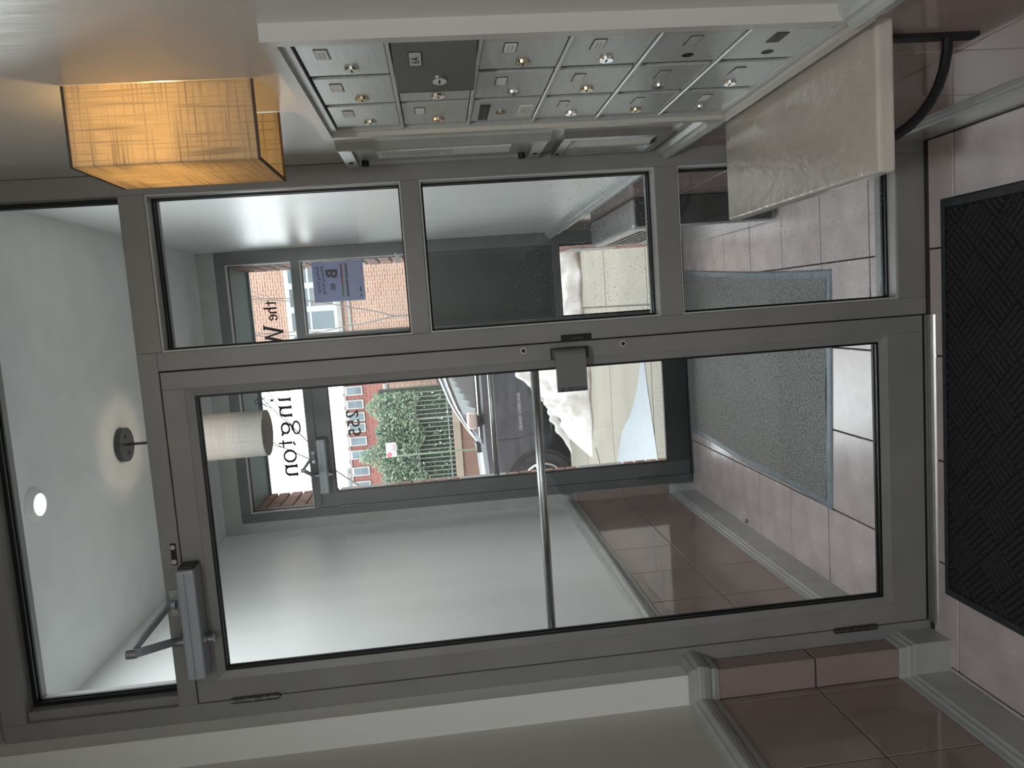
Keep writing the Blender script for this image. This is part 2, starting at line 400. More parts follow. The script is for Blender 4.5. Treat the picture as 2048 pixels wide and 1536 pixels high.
# walls
wr = tag(box('wall_right', 'wall_paint', None, XR, XR+0.12, 0.112, 2.24, -0.05, ZC), 'glossy pale grey wall of the vestibule beside the tall sidelight', 'wall', kind='structure')
wrl = tag(box('wall_right', 'lobby_paint', None, XR, XR+0.12, YB, 0.112, -0.05, ZC), 'warm grey painted lobby wall that carries the mailboxes', 'wall', kind='structure')
wl = tag(box('wall_left', 'wall_paint', None, XL-0.12, XL, 0.112, 2.24, -0.05, ZC), 'pale painted vestibule wall with tiled lower half', 'wall', kind='structure')
wll = tag(box('wall_left', 'lobby_paint', None, XLL-0.12, XLL, YB, -0.062, -0.05, ZC), 'shadowed lobby wall with brown tiles at the hinge side', 'wall', kind='structure')
wf = tag(box('wall_front', 'wall_paint', None, XLL-0.12, -0.702, -0.062, 0.112, -0.05, ZC), 'narrow wall pier between the door frame and the lobby wall', 'wall', kind='structure')
wb = tag(box('wall_back', 'lobby_paint', None, XLL-0.12, XR+0.12, YB-0.1, YB, -0.05, ZC), 'lobby end wall behind the viewer', 'wall', kind='structure')
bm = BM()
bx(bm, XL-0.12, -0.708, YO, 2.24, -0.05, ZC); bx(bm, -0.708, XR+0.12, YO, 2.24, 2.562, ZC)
wst = tag(build('wall_street', bm, 'trim_paint'), 'narrow wall strip around the street entrance frame, shade put into its grey', 'wall', kind='structure')  # greyer than the wall paint: shade on this lobby-facing strip is painted in
# dado tiles
def wall_tiles(parent, plane, sgn, y0, y1, ys, zj, pitch=0.306):
    a_, b_ = sorted((plane, plane+sgn*0.0045)); box('grout_bed', 'grout', parent, a_, b_, y0, y1, 0.145, 0.694)
    ze = [0.145, zj, 0.694]; ye = edges(y0, y1, ys, pitch)
    for a, b in zip(ye, ye[1:]):
        for c, d in zip(ze, ze[1:]):
            piece('tile', 'tile_wall', parent, plane+sgn*TH/2, (a+b)/2, (c+d)/2, TH, b-a-0.0035, d-c-0.0035, 0.0012)
wall_tiles(wl, XL, 1, 0.115, YO-0.002, 0.598, 0.415)
wall_tiles(wr, XR, -1, 0.115, YO-0.002, 0.730, 0.415)
wall_tiles(wrl, XR, -1, -1.9, -0.004, -0.407, 0.425)
wall_tiles(wll, XLL, 1, -1.9, -0.064, -0.400, 0.397)
box('grout_bed', 'grout', wf, XLL+TH, -0.7015, -0.0665, -0.061, 0.145, 0.694); box('grout_bed', 'grout', wf, -0.703, -0.6975, -0.066, -0.003, 0.145, 0.694)
for c, d in ((0.145, 0.415), (0.415, 0.694)):
    piece('tile', 'tile_wall', wst, (XL+TH-0.709)/2, YO-0.003, (c+d)/2, -0.709-XL-TH-0.003, 0.006, d-c-0.0035, 0.001, 's')
for c, d in ((0.145, 0.400), (0.400, 0.694)):
    piece('tile', 'tile_wall', wf, (XLL+TH-0.702+0.006)/2, -0.062-TH/2, (c+d)/2, -0.702+0.006-(XLL+TH)-0.003, TH, d-c-0.0035, 0.003, 'p')
    piece('tile', 'tile_wall', wf, -0.702+TH/2, (-0.062-TH+(-0.002))/2, (c+d)/2, TH, 0.062+TH-0.004, d-c-0.0035, 0.003, 'q')
# baseboards and chair rails
BASE = [(0, 0), (.022, 0), (.022, .108), (.016, .113), (.016, .122), (.010, .128), (.008, .140), (.003, .148), (0, .148)]
RAIL = [(0, .690), (.010, .690), (.013, .700), (.018, .703), (.018, .708), (.014, .712), (.026, .722), (.036, .740), (.038, .752), (.034, .758), (.026, .761), (.024, .768), (.014, .774), (0, .776)]
def run(name, path, prof, side, label, cat):
    return tag(build(name, sweep(BM(), path, prof, side), 'trim_paint'), label, cat, kind='structure')
run('baseboard_left', [(-0.709, YO), (XL, YO), (XL, 0.112)], BASE, 1, 'grey moulded baseboard along the vestibule tiles', 'baseboard')
run('baseboard_right', [(XR, YO), (XR, 0.112)], BASE, -1, 'grey baseboard behind the wall heater', 'baseboard')
run('baseboard_lobby', [(-0.702+0.004, -0.001), (-0.702+0.004, -0.066), (XLL, -0.066), (XLL, YB)], BASE, 1, 'grey lobby baseboard stepping around the wall pier', 'baseboard')
run('baseboard_lobby', [(XR, -0.001), (XR, YB)], BASE, -1, 'grey lobby baseboard under the shelf', 'baseboard')
run('trim_1', [(-0.709, YO), (XL, YO), (XL, 0.112)], RAIL, 1, 'moulded chair rail above the vestibule tiles opposite the heater', 'chair rail')
run('trim_2', [(XR, YO), (XR, 0.112)], RAIL, -1, 'moulded chair rail above the wall heater', 'chair rail')
run('trim_3', [(-0.702+0.004, -0.001), (-0.702+0.004, -0.064), (XLL, -0.064), (XLL, YB)], RAIL, 1, 'moulded lobby chair rail wrapping the wall pier', 'chair rail')
run('trim_4', [(XR, -0.012), (XR, -0.345)], RAIL, -1, 'short glossy chair rail between door frame and shelf', 'chair rail')
run('trim_5', [(XR, -0.925), (XR, YB)], RAIL, -1, 'chair rail continuing from the mailboxes towards the viewer', 'chair rail')

# ------------------------------------------------------------------ storefront screens
def bars(name, m, parent, rects, y0, y1, bev=0.0015):
    for (n_, x0, x1, z0, z1) in rects: box(n_, m, parent, x0, x1, y0, y1, z0, z1, bev)
def pane(parent, x0, x1, z0, z1, yg, m='clear_glass', gask=0.009, edge='frame_lit_edge', face=None, th=0.006):
    g = box('glass_pane', m, parent, x0+0.001, x1-0.001, yg, yg+th, z0+0.001, z1-0.001)
    build('gasket', ring_xz(BM(), x0, x1, z0, z1, gask, yg-0.010, yg-0.001), 'gasket', parent)
    build('gasket', ring_xz(BM(), x0, x1, z0, z1, gask, yg+th+0.001, yg+th+0.010), 'gasket', parent)
    return g
# inner screen
W1 = tag(empty('window_1', (0, 0.05, 0)), 'grey aluminium lobby screen with transom and three-pane sidelight', 'window', kind='structure')
F0, F1 = 0.0, 0.110
bars('b', 'frame_paint', W1, [
    ('jamb', -0.702, -0.652, 0, 2.642), ('jamb', 0.719, XR-0.001, 0, 2.642), ('mullion', 0.265, 0.314, 0, 2.134),
    ('head', -0.652, 0.719, 2.579, 2.642), ('transom_bar', -0.652, 0.314, 2.134, 2.184), ('transom_bar', 0.314, 0.719, 2.119, 2.184),
    ('glazing_bar', 0.314, 0.719, 1.419, 1.467), ('glazing_bar', 0.314, 0.719, 0.717, 0.780), ('sill', 0.314, 0.719, 0, 0.084)], F0, F1)
box('stop', 'frame_paint', W1, -0.652, -0.640, 0.048, F1, 0, 2.134); box('stop', 'frame_paint', W1, 0.253, 0.265, 0.048, F1, 0, 2.134); box('stop', 'frame_paint', W1, -0.640, 0.253, 0.048, F1, 2.122, 2.134)
box('glazing_bead', 'frame_paint', W1, -0.652, -0.626, 0.012, F1, 2.184, 2.579, 0.001)
YG = 0.050
pane(W1, -0.626, 0.719, 2.184, 2.579, YG, gask=0.011)
pane(W1, 0.314, 0.719, 1.467, 2.119, YG)
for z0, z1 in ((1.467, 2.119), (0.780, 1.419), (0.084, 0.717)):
    build('glazing_bead', ring_xz(BM(), 0.314, 0.719, z0, z1, 0.0045, 0.004, 0.039), 'frame_lit_edge', W1)  # pale rings imitate daylight on the sill and jamb reveals
pane(W1, 0.314, 0.719, 0.780, 1.419, YG, 'salt_glass')
pane(W1, 0.314, 0.719, 0.084, 0.717, YG, 'salt_glass_low')
# strike box in the mullion
bm = BM(); bx(bm, 0.262, 0.282, -0.0015, 0.02, 0.981, 1.066); sk = build('strike', bm, 'black', W1)
box('keeper', 'dark_metal', sk, 0.266, 0.276, -0.003, 0.0, 1.004, 1.044, 0.001)
# inner door leaf
D1 = tag(empty('door_1', (0.263, 0.022, 0.012)), 'grey aluminium lobby door with one tall glass panel', 'door', kind='structure')
dx0, dx1, dz0, dz1, dy0, dy1 = -0.649, 0.2615, 0.013, 2.131, 0.0, 0.044
box('stile', 'frame_paint', D1, dx0, -0.590, dy0, dy1, dz0, dz1, 0.0012); box('stile', 'frame_paint', D1, 0.215, dx1, dy0, dy1, dz0, dz1, 0.0012)
box('rail', 'frame_paint', D1, -0.590, 0.215, dy0, dy1, 2.074, dz1, 0.0012); box('rail', 'frame_paint', D1, -0.590, 0.215, dy0, dy1, dz0, 0.122, 0.0012)
build('glazing_bead', bevel_ring(BM(), -0.590, 0.215, 0.122, 2.074, 0.021, 0.001, 0.008), 'frame_paint', D1)
build('glazing_bead', bevel_ring(BM(), -0.590, 0.215, 0.122, 2.074, 0.021, 0.043, 0.030), 'frame_paint', D1)
pane(D1, -0.569, 0.194, 0.143, 2.053, 0.019, gask=0.006)
# hinges
for z0, z1 in ((1.916, 2.041), (0.176, 0.305)):
    bm = BM(); n = 5; h = (z1-z0)/n
    for k in range(n): cyl(bm, (-0.6505, -0.006, z0+k*h+0.0008), (-0.6505, -0.006, z0+(k+1)*h-0.0008), 0.0085, n=14)
    cyl(bm, (-0.6505, -0.006, z0-0.003), (-0.6505, -0.006, z1+0.003), 0.006, n=10)
    build('hinge', bm, 'hinge_metal', D1)
# paddle handle
pdl = box('handle_plate', 'dark_metal', D1, 0.216, 0.247, -0.006, 0.0, 0.992, 1.098, 0.002)
bm = BM(); prism(bm, [(0.239, -0.004), (0.245, -0.012), (0.246, -0.046), (0.240, -0.058), (0.231, -0.063), (0.134, -0.063), (0.131, -0.060), (0.131, -0.050), (0.215, -0.046), (0.222, -0.004)], 'z', 1.012, 1.093)
build('paddle', bm, 'paddle_paint', D1)
bm = BM(); bx(bm, 0.1315, 0.144, -0.0637, -0.0630, 1.013, 1.092); lip = build('paddle_band', bm, 'paddle_band', D1)
bm = BM()
for k, ch in enumerate('PULL'):
    text_mesh(bm, ch, 0.0135, lambda u, v, k=k: (0.1335+u, -0.0642, 1.0745-k*0.0190+v), bold=0.0003)
build('lettering', bm, 'black', lip)
for (x, z) in ((0.2465, 1.172), (0.2455, 0.894)):
    s_ = build('screw', cyl(BM(), (x, -0.003, z), (x, 0.0, z), 0.0085, n=18), 'ring_metal', D1)
    build('screw_recess', cyl(BM(), (x, -0.0036, z), (x, -0.0025, z), 0.0055, n=14), 'black', s_)
for (x, z) in ((0.2285, 1.141), (0.2275, 0.918), (-0.612, 1.142)):
    build('screw', cyl(BM(), (x, -0.002, z), (x, 0.0, z), 0.0065, n=16), 'frame_paint', D1)
# push bar on the vestibule side
build('push_bar', cyl(BM(), (0.232, 0.085, 1.135), (-0.605, 0.085, 1.135), 0.0125, n=18), 'aluminium', D1, True)
for x in (0.228, -0.600): build('bar_bracket', cyl(BM(), (x, 0.044, 1.135), (x, 0.085, 1.135), 0.012, n=14), 'aluminium', D1)
def closer(parent, ox, oy, oz, s=1, arm=True):
    """surface closer on the leaf: ox,oz shift from the inner door's closer"""
    bm = BM()
    bx(bm, -0.556+ox, -0.255+ox, -0.062+oy, -0.001+oy, 2.083+oz, 2.131+oz, 0.007, 3)
    c = build('door_closer', bm, 'closer_paint', parent)
    build('cover_seam', bx(BM(), -0.549+ox, -0.262+ox, -0.0632+oy, -0.0618+oy, 2.108+oz, 2.1095+oz), 'closer_edge', c)
    build('end_cap', bx(BM(), -0.2565+ox, -0.2475+ox, -0.050+oy, -0.001+oy, 2.086+oz, 2.128+oz, 0.004, 2), 'dark_metal', c)
    build('valve_knob', cyl(cyl(BM(), (-0.456+ox, -0.032+oy, 2.085+oz), (-0.456+ox, -0.032+oy, 2.076+oz), 0.017, n=18), (-0.456+ox, -0.032+oy, 2.078+oz), (-0.456+ox, -0.032+oy, 2.060+oz), 0.0105, n=16), 'closer_edge', c)
    P = lambda x, y, z: (x+ox, y+oy, z+oz)
    def flat(bm, a, b, wd, th):
        a, b = Vector(a), Vector(b); d = (b-a); ln = d.length
        q = d.to_track_quat('X', 'Z').to_matrix().to_4x4(); q.translation = (a+b)/2
        r = bmesh.ops.create_cube(bm, size=1.0)
        for v in r['verts']: v.co = q @ Vector((v.co.x*ln, v.co.y*wd, v.co.z*th))
        return bm
    bm = BM(); cyl(bm, P(-0.457, -0.032, 2.130), P(-0.457, -0.032, 2.166), 0.012, n=14)
    build('spindle', bm, 'closer_edge', c)
    el = P(-0.376, -0.268, 2.166)
    build('closer_arm', flat(BM(), P(-0.457, -0.025, 2.163), el, 0.020, 0.007), 'closer_paint', c)
    build('closer_arm', flat(BM(), P(-0.376, -0.272, 2.173), P(-0.358, -0.020, 2.168), 0.017, 0.007), 'closer_paint', c)
    build('elbow_pin', cyl(BM(), P(-0.376, -0.268, 2.158), P(-0.376, -0.268, 2.180), 0.011, n=14), 'closer_edge', c)
    bm = BM(); bx(bm, *[v for t in zip(P(-0.395, -0.008, 2.148), P(-0.322, 0.0, 2.172)) for v in t], 0.003, 2); cyl(bm, P(-0.358, -0.020, 2.152), P(-0.358, -0.020, 2.176), 0.011, n=14); bx(bm, *[v for t in zip(P(-0.366, -0.02, 2.154), P(-0.350, -0.004, 2.172)) for v in t])
    sh = build('arm_shoe', bm, 'closer_paint', c)
    for x in (-0.336, -0.381):
        build('screw', cyl(BM(), P(x, -0.011, 2.160), P(x, -0.007, 2.160), 0.0075, n=14), 'chrome', sh)
    return c
closer(D1, 0, 0, 0)
# empty screw plate on the head beside the closer
pl = box('screw_plate', 'black', W1, -0.256, -0.196, -0.002, 0.0, 2.142, 2.157, 0.001)
for x in (-0.206, -0.246): build('screw', cyl(BM(), (x, -0.005, 2.1495), (x, -0.0015, 2.1495), 0.0068, n=14), 'chrome', pl)
# threshold
bm = BM(); prism(bm, [(-0.040, 0.0), (-0.036, 0.006)] + [(-0.030+k*0.0125+q*0.006, 0.0105 if q == 0 else 0.0085) for k in range(10) for q in (0, 1)] + [(0.112, 0.006), (0.116, 0.0)], 'x', -0.650, 0.263)
tag(build('trim_6', bm, 'aluminium'), 'grooved aluminium threshold under the lobby door', 'threshold', kind='structure')

# outer screen
W2 = tag(empty('window_2', (0, YO+0.05, 0)), 'dark grey street entrance frame with lettered transom', 'window', kind='structure')
O0, O1 = YO, YO+0.112
bars('b', 'outer_frame', W2, [
    ('jamb', -0.708, -0.659, 0, 2.562), ('jamb', 0.705, XR-0.001, 0, 2.562), ('mullion', 0.263, 0.300, 0, 2.122),
    ('head', -0.659, 0.705, 2.510, 2.562), ('transom_bar', -0.659, 0.705, 2.122, 2.164),
    ('glazing_bar', 0.300, 0.705, 1.475, 1.535), ('glazing_bar', 0.300, 0.705, 0.702, 0.745), ('sill', 0.300, 0.705, 0, 0.160)], O0, O1)
box('stop', 'outer_frame', W2, -0.659, -0.648, YO+0.05, O1, 0, 2.122); box('stop', 'outer_frame', W2, 0.252, 0.263, YO+0.05, O1, 0, 2.122); box('stop', 'outer_frame', W2, -0.648, 0.252, YO+0.05, O1, 2.111, 2.122)
YGO = YO+0.046
build('glazing_bead', ring_xz(BM(), -0.659, 0.705, 2.164, 2.510, 0.006, YO+0.006, YO+0.030), 'frame_lit_edge', W2)
build('glazing_bead', ring_xz(BM(), 0.300, 0.705, 1.535, 2.122, 0.006, YO+0.006, YO+0.030), 'frame_lit_edge', W2)
pane(W2, -0.659, 0.705, 2.164, 2.510, YGO, gask=0.008); pane(W2, 0.300, 0.705, 1.535, 2.122, YGO, gask=0.008)
pane(W2, 0.300, 0.705, 0.160, 0.702, YGO, gask=0.008)
pd = box('blank_panel', 'panel_dark', W2, 0.301, 0.704, YO+0.004, YO+0.03, 0.746, 1.474)
build('panel_rim', ring_xz(BM(), 0.312, 0.690, 0.757, 1.425, 0.002, YO+0.0025, YO+0.006), 'outer_frame', pd)
for (x, z) in ((0.655, 1.40), (0.49, 1.40), (0.35, 1.40), (0.655, 0.79), (0.35, 0.79), (0.35, 1.08)):
    build('screw', cyl(BM(), (x, YO+0.001, z), (x, YO+0.005, z), 0.004, n=10), 'black', pd)
D2 = tag(empty('door_2', (0.26, YO+0.022, 0.01)), 'dark grey street door with full glass panel', 'door', kind='structure')
box('stile', 'outer_frame', D2, -0.656, -0.578, O0, O0+0.044, 0.010, 2.119, 0.0012); box('stile', 'outer_frame', D2, 0.195, 0.260, O0, O0+0.044, 0.010, 2.119, 0.0012)
box('rail', 'outer_frame', D2, -0.578, 0.195, O0, O0+0.044, 2.038, 2.119, 0.0012); box('rail', 'panel_dark', D2, -0.578, 0.195, O0, O0+0.044, 0.010, 0.140, 0.0012)
pane(D2, -0.578, 0.195, 0.140, 2.038, O0+0.019, 'door_glass_outer', gask=0.005)
for z0, z1 in ((1.90, 2.02), (0.20, 0.32)):
    build('hinge', cyl(BM(), (-0.6575, YO-0.006, z0), (-0.6575, YO-0.006, z1), 0.008, n=12), 'hinge_metal', D2)
build('push_bar', cyl(BM(), (0.222, YO+0.095, 1.133), (-0.592, YO+0.095, 1.133), 0.0155, n=16), 'aluminium', D2, True)
for x in (0.215, -0.588): build('bar_bracket', cyl(BM(), (x, YO+0.044, 1.133), (x, YO+0.095, 1.133), 0.012, n=12), 'aluminium', D2)
closer(D2, -0.012, YO, -0.016)
bm = BM(); prism(bm, [(YO-0.03, 0.0), (YO-0.024, 0.009), (YO+0.12, 0.009), (YO+0.135, -0.03), (YO-0.03, -0.03)], 'x', -0.657, 0.262)
tag(build('trim_7', bm, 'dark_metal'), 'dark metal sill under the street door', 'threshold', kind='structure')

# ================================================================== LOBBY THINGS
# ---- wall sconce
SX0, SX1, SY0, SY1, SZ0, SZ1 = 0.642, 0.7715, -0.703, -0.494, 1.669, 1.974
sc = empty('wall_sconce', (XR, -0.60, SZ0), 'glowing box-shaped linen wall lamp above the mailboxes', 'lamp')
bm = BM()
t = 0.0018
bx(bm, SX0, SX1, SY0, SY0+t, SZ0, SZ1); bx(bm, SX0, SX1, SY1-t, SY1, SZ0, SZ1); bx(bm, SX0, SX0+t, SY0+t, SY1-t, SZ0, SZ1)
build('shade', bm, 'linen_shade', sc)
for z in (SZ0, SZ1-0.004):
    bm = BM(); bx(bm, SX0-0.0006, SX1, SY0-0.0006, SY0+0.0028, z-0.0004, z+0.004); bx(bm, SX0-0.0006, SX1, SY1-0.0028, SY1+0.0006, z-0.0004, z+0.004); bx(bm, SX0-0.0006, SX0+0.0028, SY0, SY1, z-0.0004, z+0.004)
    build('shade_trim', bm, 'shade_edge', sc)
box('backplate', 'aluminium', sc, 0.760, XR, -0.655, -0.545, 1.75, 1.90, 0.003)
bm = BM(); cyl(bm, (0.762, -0.60, 1.80), (0.715, -0.60, 1.80), 0.008, n=10); cyl(bm, (0.712, -0.60, 1.79), (0.712, -0.60, 1.825), 0.014, n=14)
build('lamp_holder', bm, 'plaster_white', sc)
bm = BM(); bmesh.ops.create_uvsphere(bm, u_segments=16, v_segments=10, radius=0.024, matrix=Matrix.Translation((0.712, -0.60, 1.852)))
build('bulb', bm, 'bulb_warm', sc, True)
li = bpy.data.lights.new('sconce_light', 'POINT'); li.color = (1.0, 0.66, 0.27); li.energy = 9.0; li.shadow_soft_size = 0.026
lo = bpy.data.objects.new('sconce_light', li); COL.objects.link(lo); lo.parent = sc; lo.location = Vector((0.712, -0.60, 1.852))-sc.location

# ---- mailbox bank
mb = empty('mailbox_bank', (XR, -0.63, 0.742), 'bank of eighteen brushed metal mailboxes on the lobby wall', 'mailboxes')
MY = [-0.880, -0.7175, -0.553, -0.387]; MZ = [0.745+k*0.1385 for k in range(7)]
bm = BM()
def yzring(bm, y0, y1, z0, z1, wd, x0, x1):
    bx(bm, x0, x1, y0, y1, z0, z0+wd); bx(bm, x0, x1, y0, y1, z1-wd, z1); bx(bm, x0, x1, y0, y0+wd, z0+wd, z1-wd); bx(bm, x0, x1, y1-wd, y1, z0+wd, z1-wd)
    return bm
build('casing', yzring(BM(), -0.926, -0.352, 0.715, 1.608, 0.020, 0.748, XR), 'lobby_paint', mb)
build('outer_frame', yzring(BM(), -0.904, -0.372, 0.737, 1.588, 0.013, 0.757, XR), 'mail_metal', mb)
box('back_panel', 'black', mb, 0.769, XR, -0.892, -0.383, 0.748, 1.577)
for k in range(1, 6): box('row_divider', 'mail_metal', mb, 0.757, 0.770, -0.890, -0.385, MZ[k]-0.0032, MZ[k]+0.0032, 0.001)
for k in range(1, 3): box('column_shadow', 'mail_gap_shadow', mb, 0.7655, 0.770, MY[k]-0.014, MY[k]+0.002, MZ[0], MZ[6])  # dark strips paint the shadow of the gaps between door columns
def mailbox(ci, ri):
    y0, y1 = MY[ci]+0.004, MY[ci+1]-0.004; z0, z1 = MZ[ri]+0.0045, MZ[ri+1]-0.0045
    yc, zc = (y0+y1)/2, (z0+z1)/2
    opened = (ci == 0 and ri == 4)
    parts = []
    bm = BM()
    if opened:
        bx(bm, 0.757, 0.763, y0, y1+0.002, z0+0.001, z1-0.001, 0.0012); bx(bm, 0.757, 0.771, y1-0.002, y1+0.002, z0+0.001, z1-0.001)
    else:
        bx(bm, 0.7615, 0.767, y0, y1-0.010, z0, z1, 0.0012)
    fx = 0.757 if opened else 0.7615
    d = build('mailbox_door', bm, 'mail_dark' if opened else 'mail_metal', mb)
    if ci == 2 and ri == 3:      # the postal lock box: slot, key lock, notice
        box('mail_slot', 'dark_metal', d, fx-0.003, fx+0.001, yc-0.050, yc+0.055, z1-0.034, z1-0.014, 0.001)
        lk = build('lock', cyl(BM(), (fx-0.003, yc+0.006, zc+0.006), (fx, yc+0.006, zc+0.006), 0.010, n=16), 'brass', d)
        no = box('notice_card', 'card', d, fx-0.0012, fx, yc-0.035, yc+0.040, z0+0.008, z0+0.036)
        bm = BM()
        for q in range(4): bx(bm, fx-0.0016, fx-0.0011, yc-0.022, yc+0.020+random.uniform(-.01, .01), z0+0.014+q*0.005, z0+0.016+q*0.005)
        build('print', bm, 'card_print', no)
    else:
        cz = zc+0.022+0.008*(ri > 3)-0.014*(ri < 2); cw = 0.032 if not (ri == 5) else 0.036
        yk = yc-0.032
        h = box('card_holder', 'dark_metal', d, fx-0.0012, fx+0.0005, yk-0.020, yk+0.021, cz-0.0105, cz+0.0105)
        if ri >= 3 or not (ri == 0 and ci == 0):
            cd = box('name_card', 'card' if not opened and not (ri in (0, 1) and ci < 2) else 'mail_metal', d, fx-0.0020, fx-0.0010, yk-0.0195, yk+0.018, cz-0.0090, cz+0.0090)
            if opened:
                bm = BM(); text_mesh(bm, '6A', 0.018, lambda u, v: (fx-0.0023, yk+0.012-u, cz-0.006+v)); build('lettering', bm, 'black', cd)
            elif (ci*5+ri*3) % 3 == 0:
                bm = BM()
                for q in range(2): bx(bm, fx-0.0023, fx-0.0019, yk-0.012, yk+0.012, cz-0.004+q*0.006, cz-0.002+q*0.006)
                build('print', bm, 'card_print', cd)
        lz = zc-0.006; ly = yc+0.036
        if ci == 0 and ri in (0, 1):
            build('lock_hole', cyl(BM(), (fx-0.0006, ly, lz), (fx+0.001, ly, lz), 0.010, n=16), 'black', d)
        else:
            bm = BM(); cyl(bm, (fx, ly, lz), (fx-0.0045, ly, lz), 0.0125, 0.0115, n=18)
            lk = build('lock', bm, 'chrome' if (ci+ri) % 3 else 'brass', d)
            build('keyway', bx(BM(), fx-0.0050, fx-0.0043, ly-0.0055, ly+0.0055, lz-0.0014, lz+0.0014), 'black', lk)
    if opened:     # ajar about nine degrees on the hinge nearest the viewer
        piv = Vector((0.765, y0, 0))-Vector(mb.location); piv.z = 0
        Mx = Matrix.Translation(piv) @ Matrix.Rotation(math.radians(9.5), 4, 'Z') @ Matrix.Translation(-piv)
        d.matrix_local = Mx
        d['label'] = 'dull grey mailbox door standing slightly ajar'
for ci in range(3):
    for ri in range(6): mailbox(ci, ri)

# ---- directory panel
ip = empty('directory_panel', (XR, -0.15, 1.10), 'tall metal directory panel with name strip beside the door frame', 'panel')
bm = BM(); prism(bm, [(XR, -0.296), (0.757, -0.290), (0.744, -0.262), (0.744, -0.258), (0.757, -0.205), (0.762, -0.20), (0.762, -0.045), (0.757, -0.035), (0.757, -0.020), (XR, -0.018)], 'z', 1.103, 1.594)
build('housing', bm, 'trim_paint', ip)
for z0, z1, sgn in ((1.566, 1.596, 1), (1.101, 1.132, -1)):
    bm = BM(); prism(bm, [(-0.222, z1 if sgn > 0 else z0), (-0.020, z1 if sgn > 0 else z0), (-0.030, z0 if sgn > 0 else z1), (-0.212, z0 if sgn > 0 else z1)], 'x', 0.753, 0.761)
    cp_ = build('end_cap', bm, 'aluminium', ip)
    build('screw', cyl(BM(), (0.7515, -0.085, (z0+z1)/2), (0.7535, -0.085, (z0+z1)/2), 0.006, n=12), 'black', cp_)
box('name_strip', 'card', ip, 0.7600, 0.7618, -0.165, -0.088, 1.184, 1.512)
bm = BM()
for k in range(22): bx(bm, 0.7595, 0.7602, -0.158, -0.100-random.uniform(0, .03), 1.330+k*0.0078, 1.333+k*0.0078)
build('print', bm, 'card_print', ip)
for z in (1.548, 1.148): build('thumb_screw', cyl(BM(), (0.7625, -0.060, z), (0.748, -0.060, z), 0.009, n=14), 'black', ip)
# ---- notice holder
nh = empty('notice_holder', (XR, -0.1, 0.79), 'small empty metal notice frame below the directory panel', 'frame')
build('holder_frame', yzring(BM(), -0.218, -0.006, 0.795, 1.062, 0.022, 0.756, XR), 'aluminium', nh)
box('holder_back', 'aluminium', nh, 0.768, XR, -0.196, -0.028, 0.817, 1.040)
bm = BM(); prism(bm, [(0.767, -0.150), (0.758, -0.120), (0.758, -0.105), (0.767, -0.05)], 'z', 0.825, 1.035)
build('card_sleeve', bm, 'card', nh)
build('screw', cyl(BM(), (0.7545, -0.045, 1.052), (0.757, -0.045, 1.052), 0.006, n=12), 'black', nh)

# ---- shelf
sh = empty('wall_shelf', (XR, -0.58, 0.655), 'thick painted shelf fixed to the wall below the mailboxes', 'shelf')
bm = BM(); bx(bm, 0.533, XR-0.001, -0.884, -0.275, 0.660, 0.690, 0.007, 3)
build('board', bm, 'shelf_paint', sh)
bm = BM(); tube(bm, [(0.768, -0.27-k*0.0305, 0.692+random.uniform(-.001, .002)) for k in range(21)], [0.004+random.uniform(-.0015, .0025) for k in range(21)], 6)
build('caulk_bead', bm, 'shelf_paint', sh, True)
for yb_, hid in ((-0.80, 0), (-0.36, 1)):
    bm = BM()
    bx(bm, 0.758, 0.7655, yb_-0.012, yb_+0.012, 0.462, 0.660, 0.001)
    pts = [(0.760, 0.512)] + [(0.760-0.165*math.sin(a), 0.512+0.148*(1-math.cos(a))) for a in [math.radians(8+10.2*k) for k in range(9)]]
    tube(bm, [(x, yb_, z) for x, z in pts], 0.0085, 10)
    build('bracket', bm, 'black', sh)

# ---- lobby mat
lm = empty('door_mat', (0.02, -0.5, 0), 'black ribbed rubber-edged mat on the lobby floor', 'mat')
MX0, MX1, MYA, MYB = -0.545, 0.578, -0.070, -0.905
def matbase(name, m, parent, x0, x1, y0, y1, z1, wd, inner, mi):
    bm = BM()
    o = [(x0, y0), (x1, y0), (x1, y1), (x0, y1)]; i = [(x0+wd, y0+wd), (x1-wd, y0+wd), (x1-wd, y1-wd), (x0+wd, y1-wd)]
    O = [bm.verts.new((a, b, 0.0015)) for a, b in o]; O2 = [bm.verts.new((a+(0.006 if a == x0 else -0.006), b+(0.006 if b == y0 else -0.006), z1*0.8)) for a, b in o]; I = [bm.verts.new((a, b, z1)) for a, b in i]
    for k in range(4):
        j = (k+1) % 4
        bm.faces.new((O[k], O[j], O2[j], O2[k])); bm.faces.new((O2[k], O2[j], I[j], I[k]))
    bm.faces.new(O[::-1])
    build(name, bm, m, parent)
    build(inner, bx(BM(), x0+wd, x1-wd, y0+wd, y1-wd, 0.002, z1-0.002), mi, parent)
matbase('border', 'rubber', lm, MX0, MX1, MYB, MYA, 0.010, 0.026, 'backing', 'mat_dark')
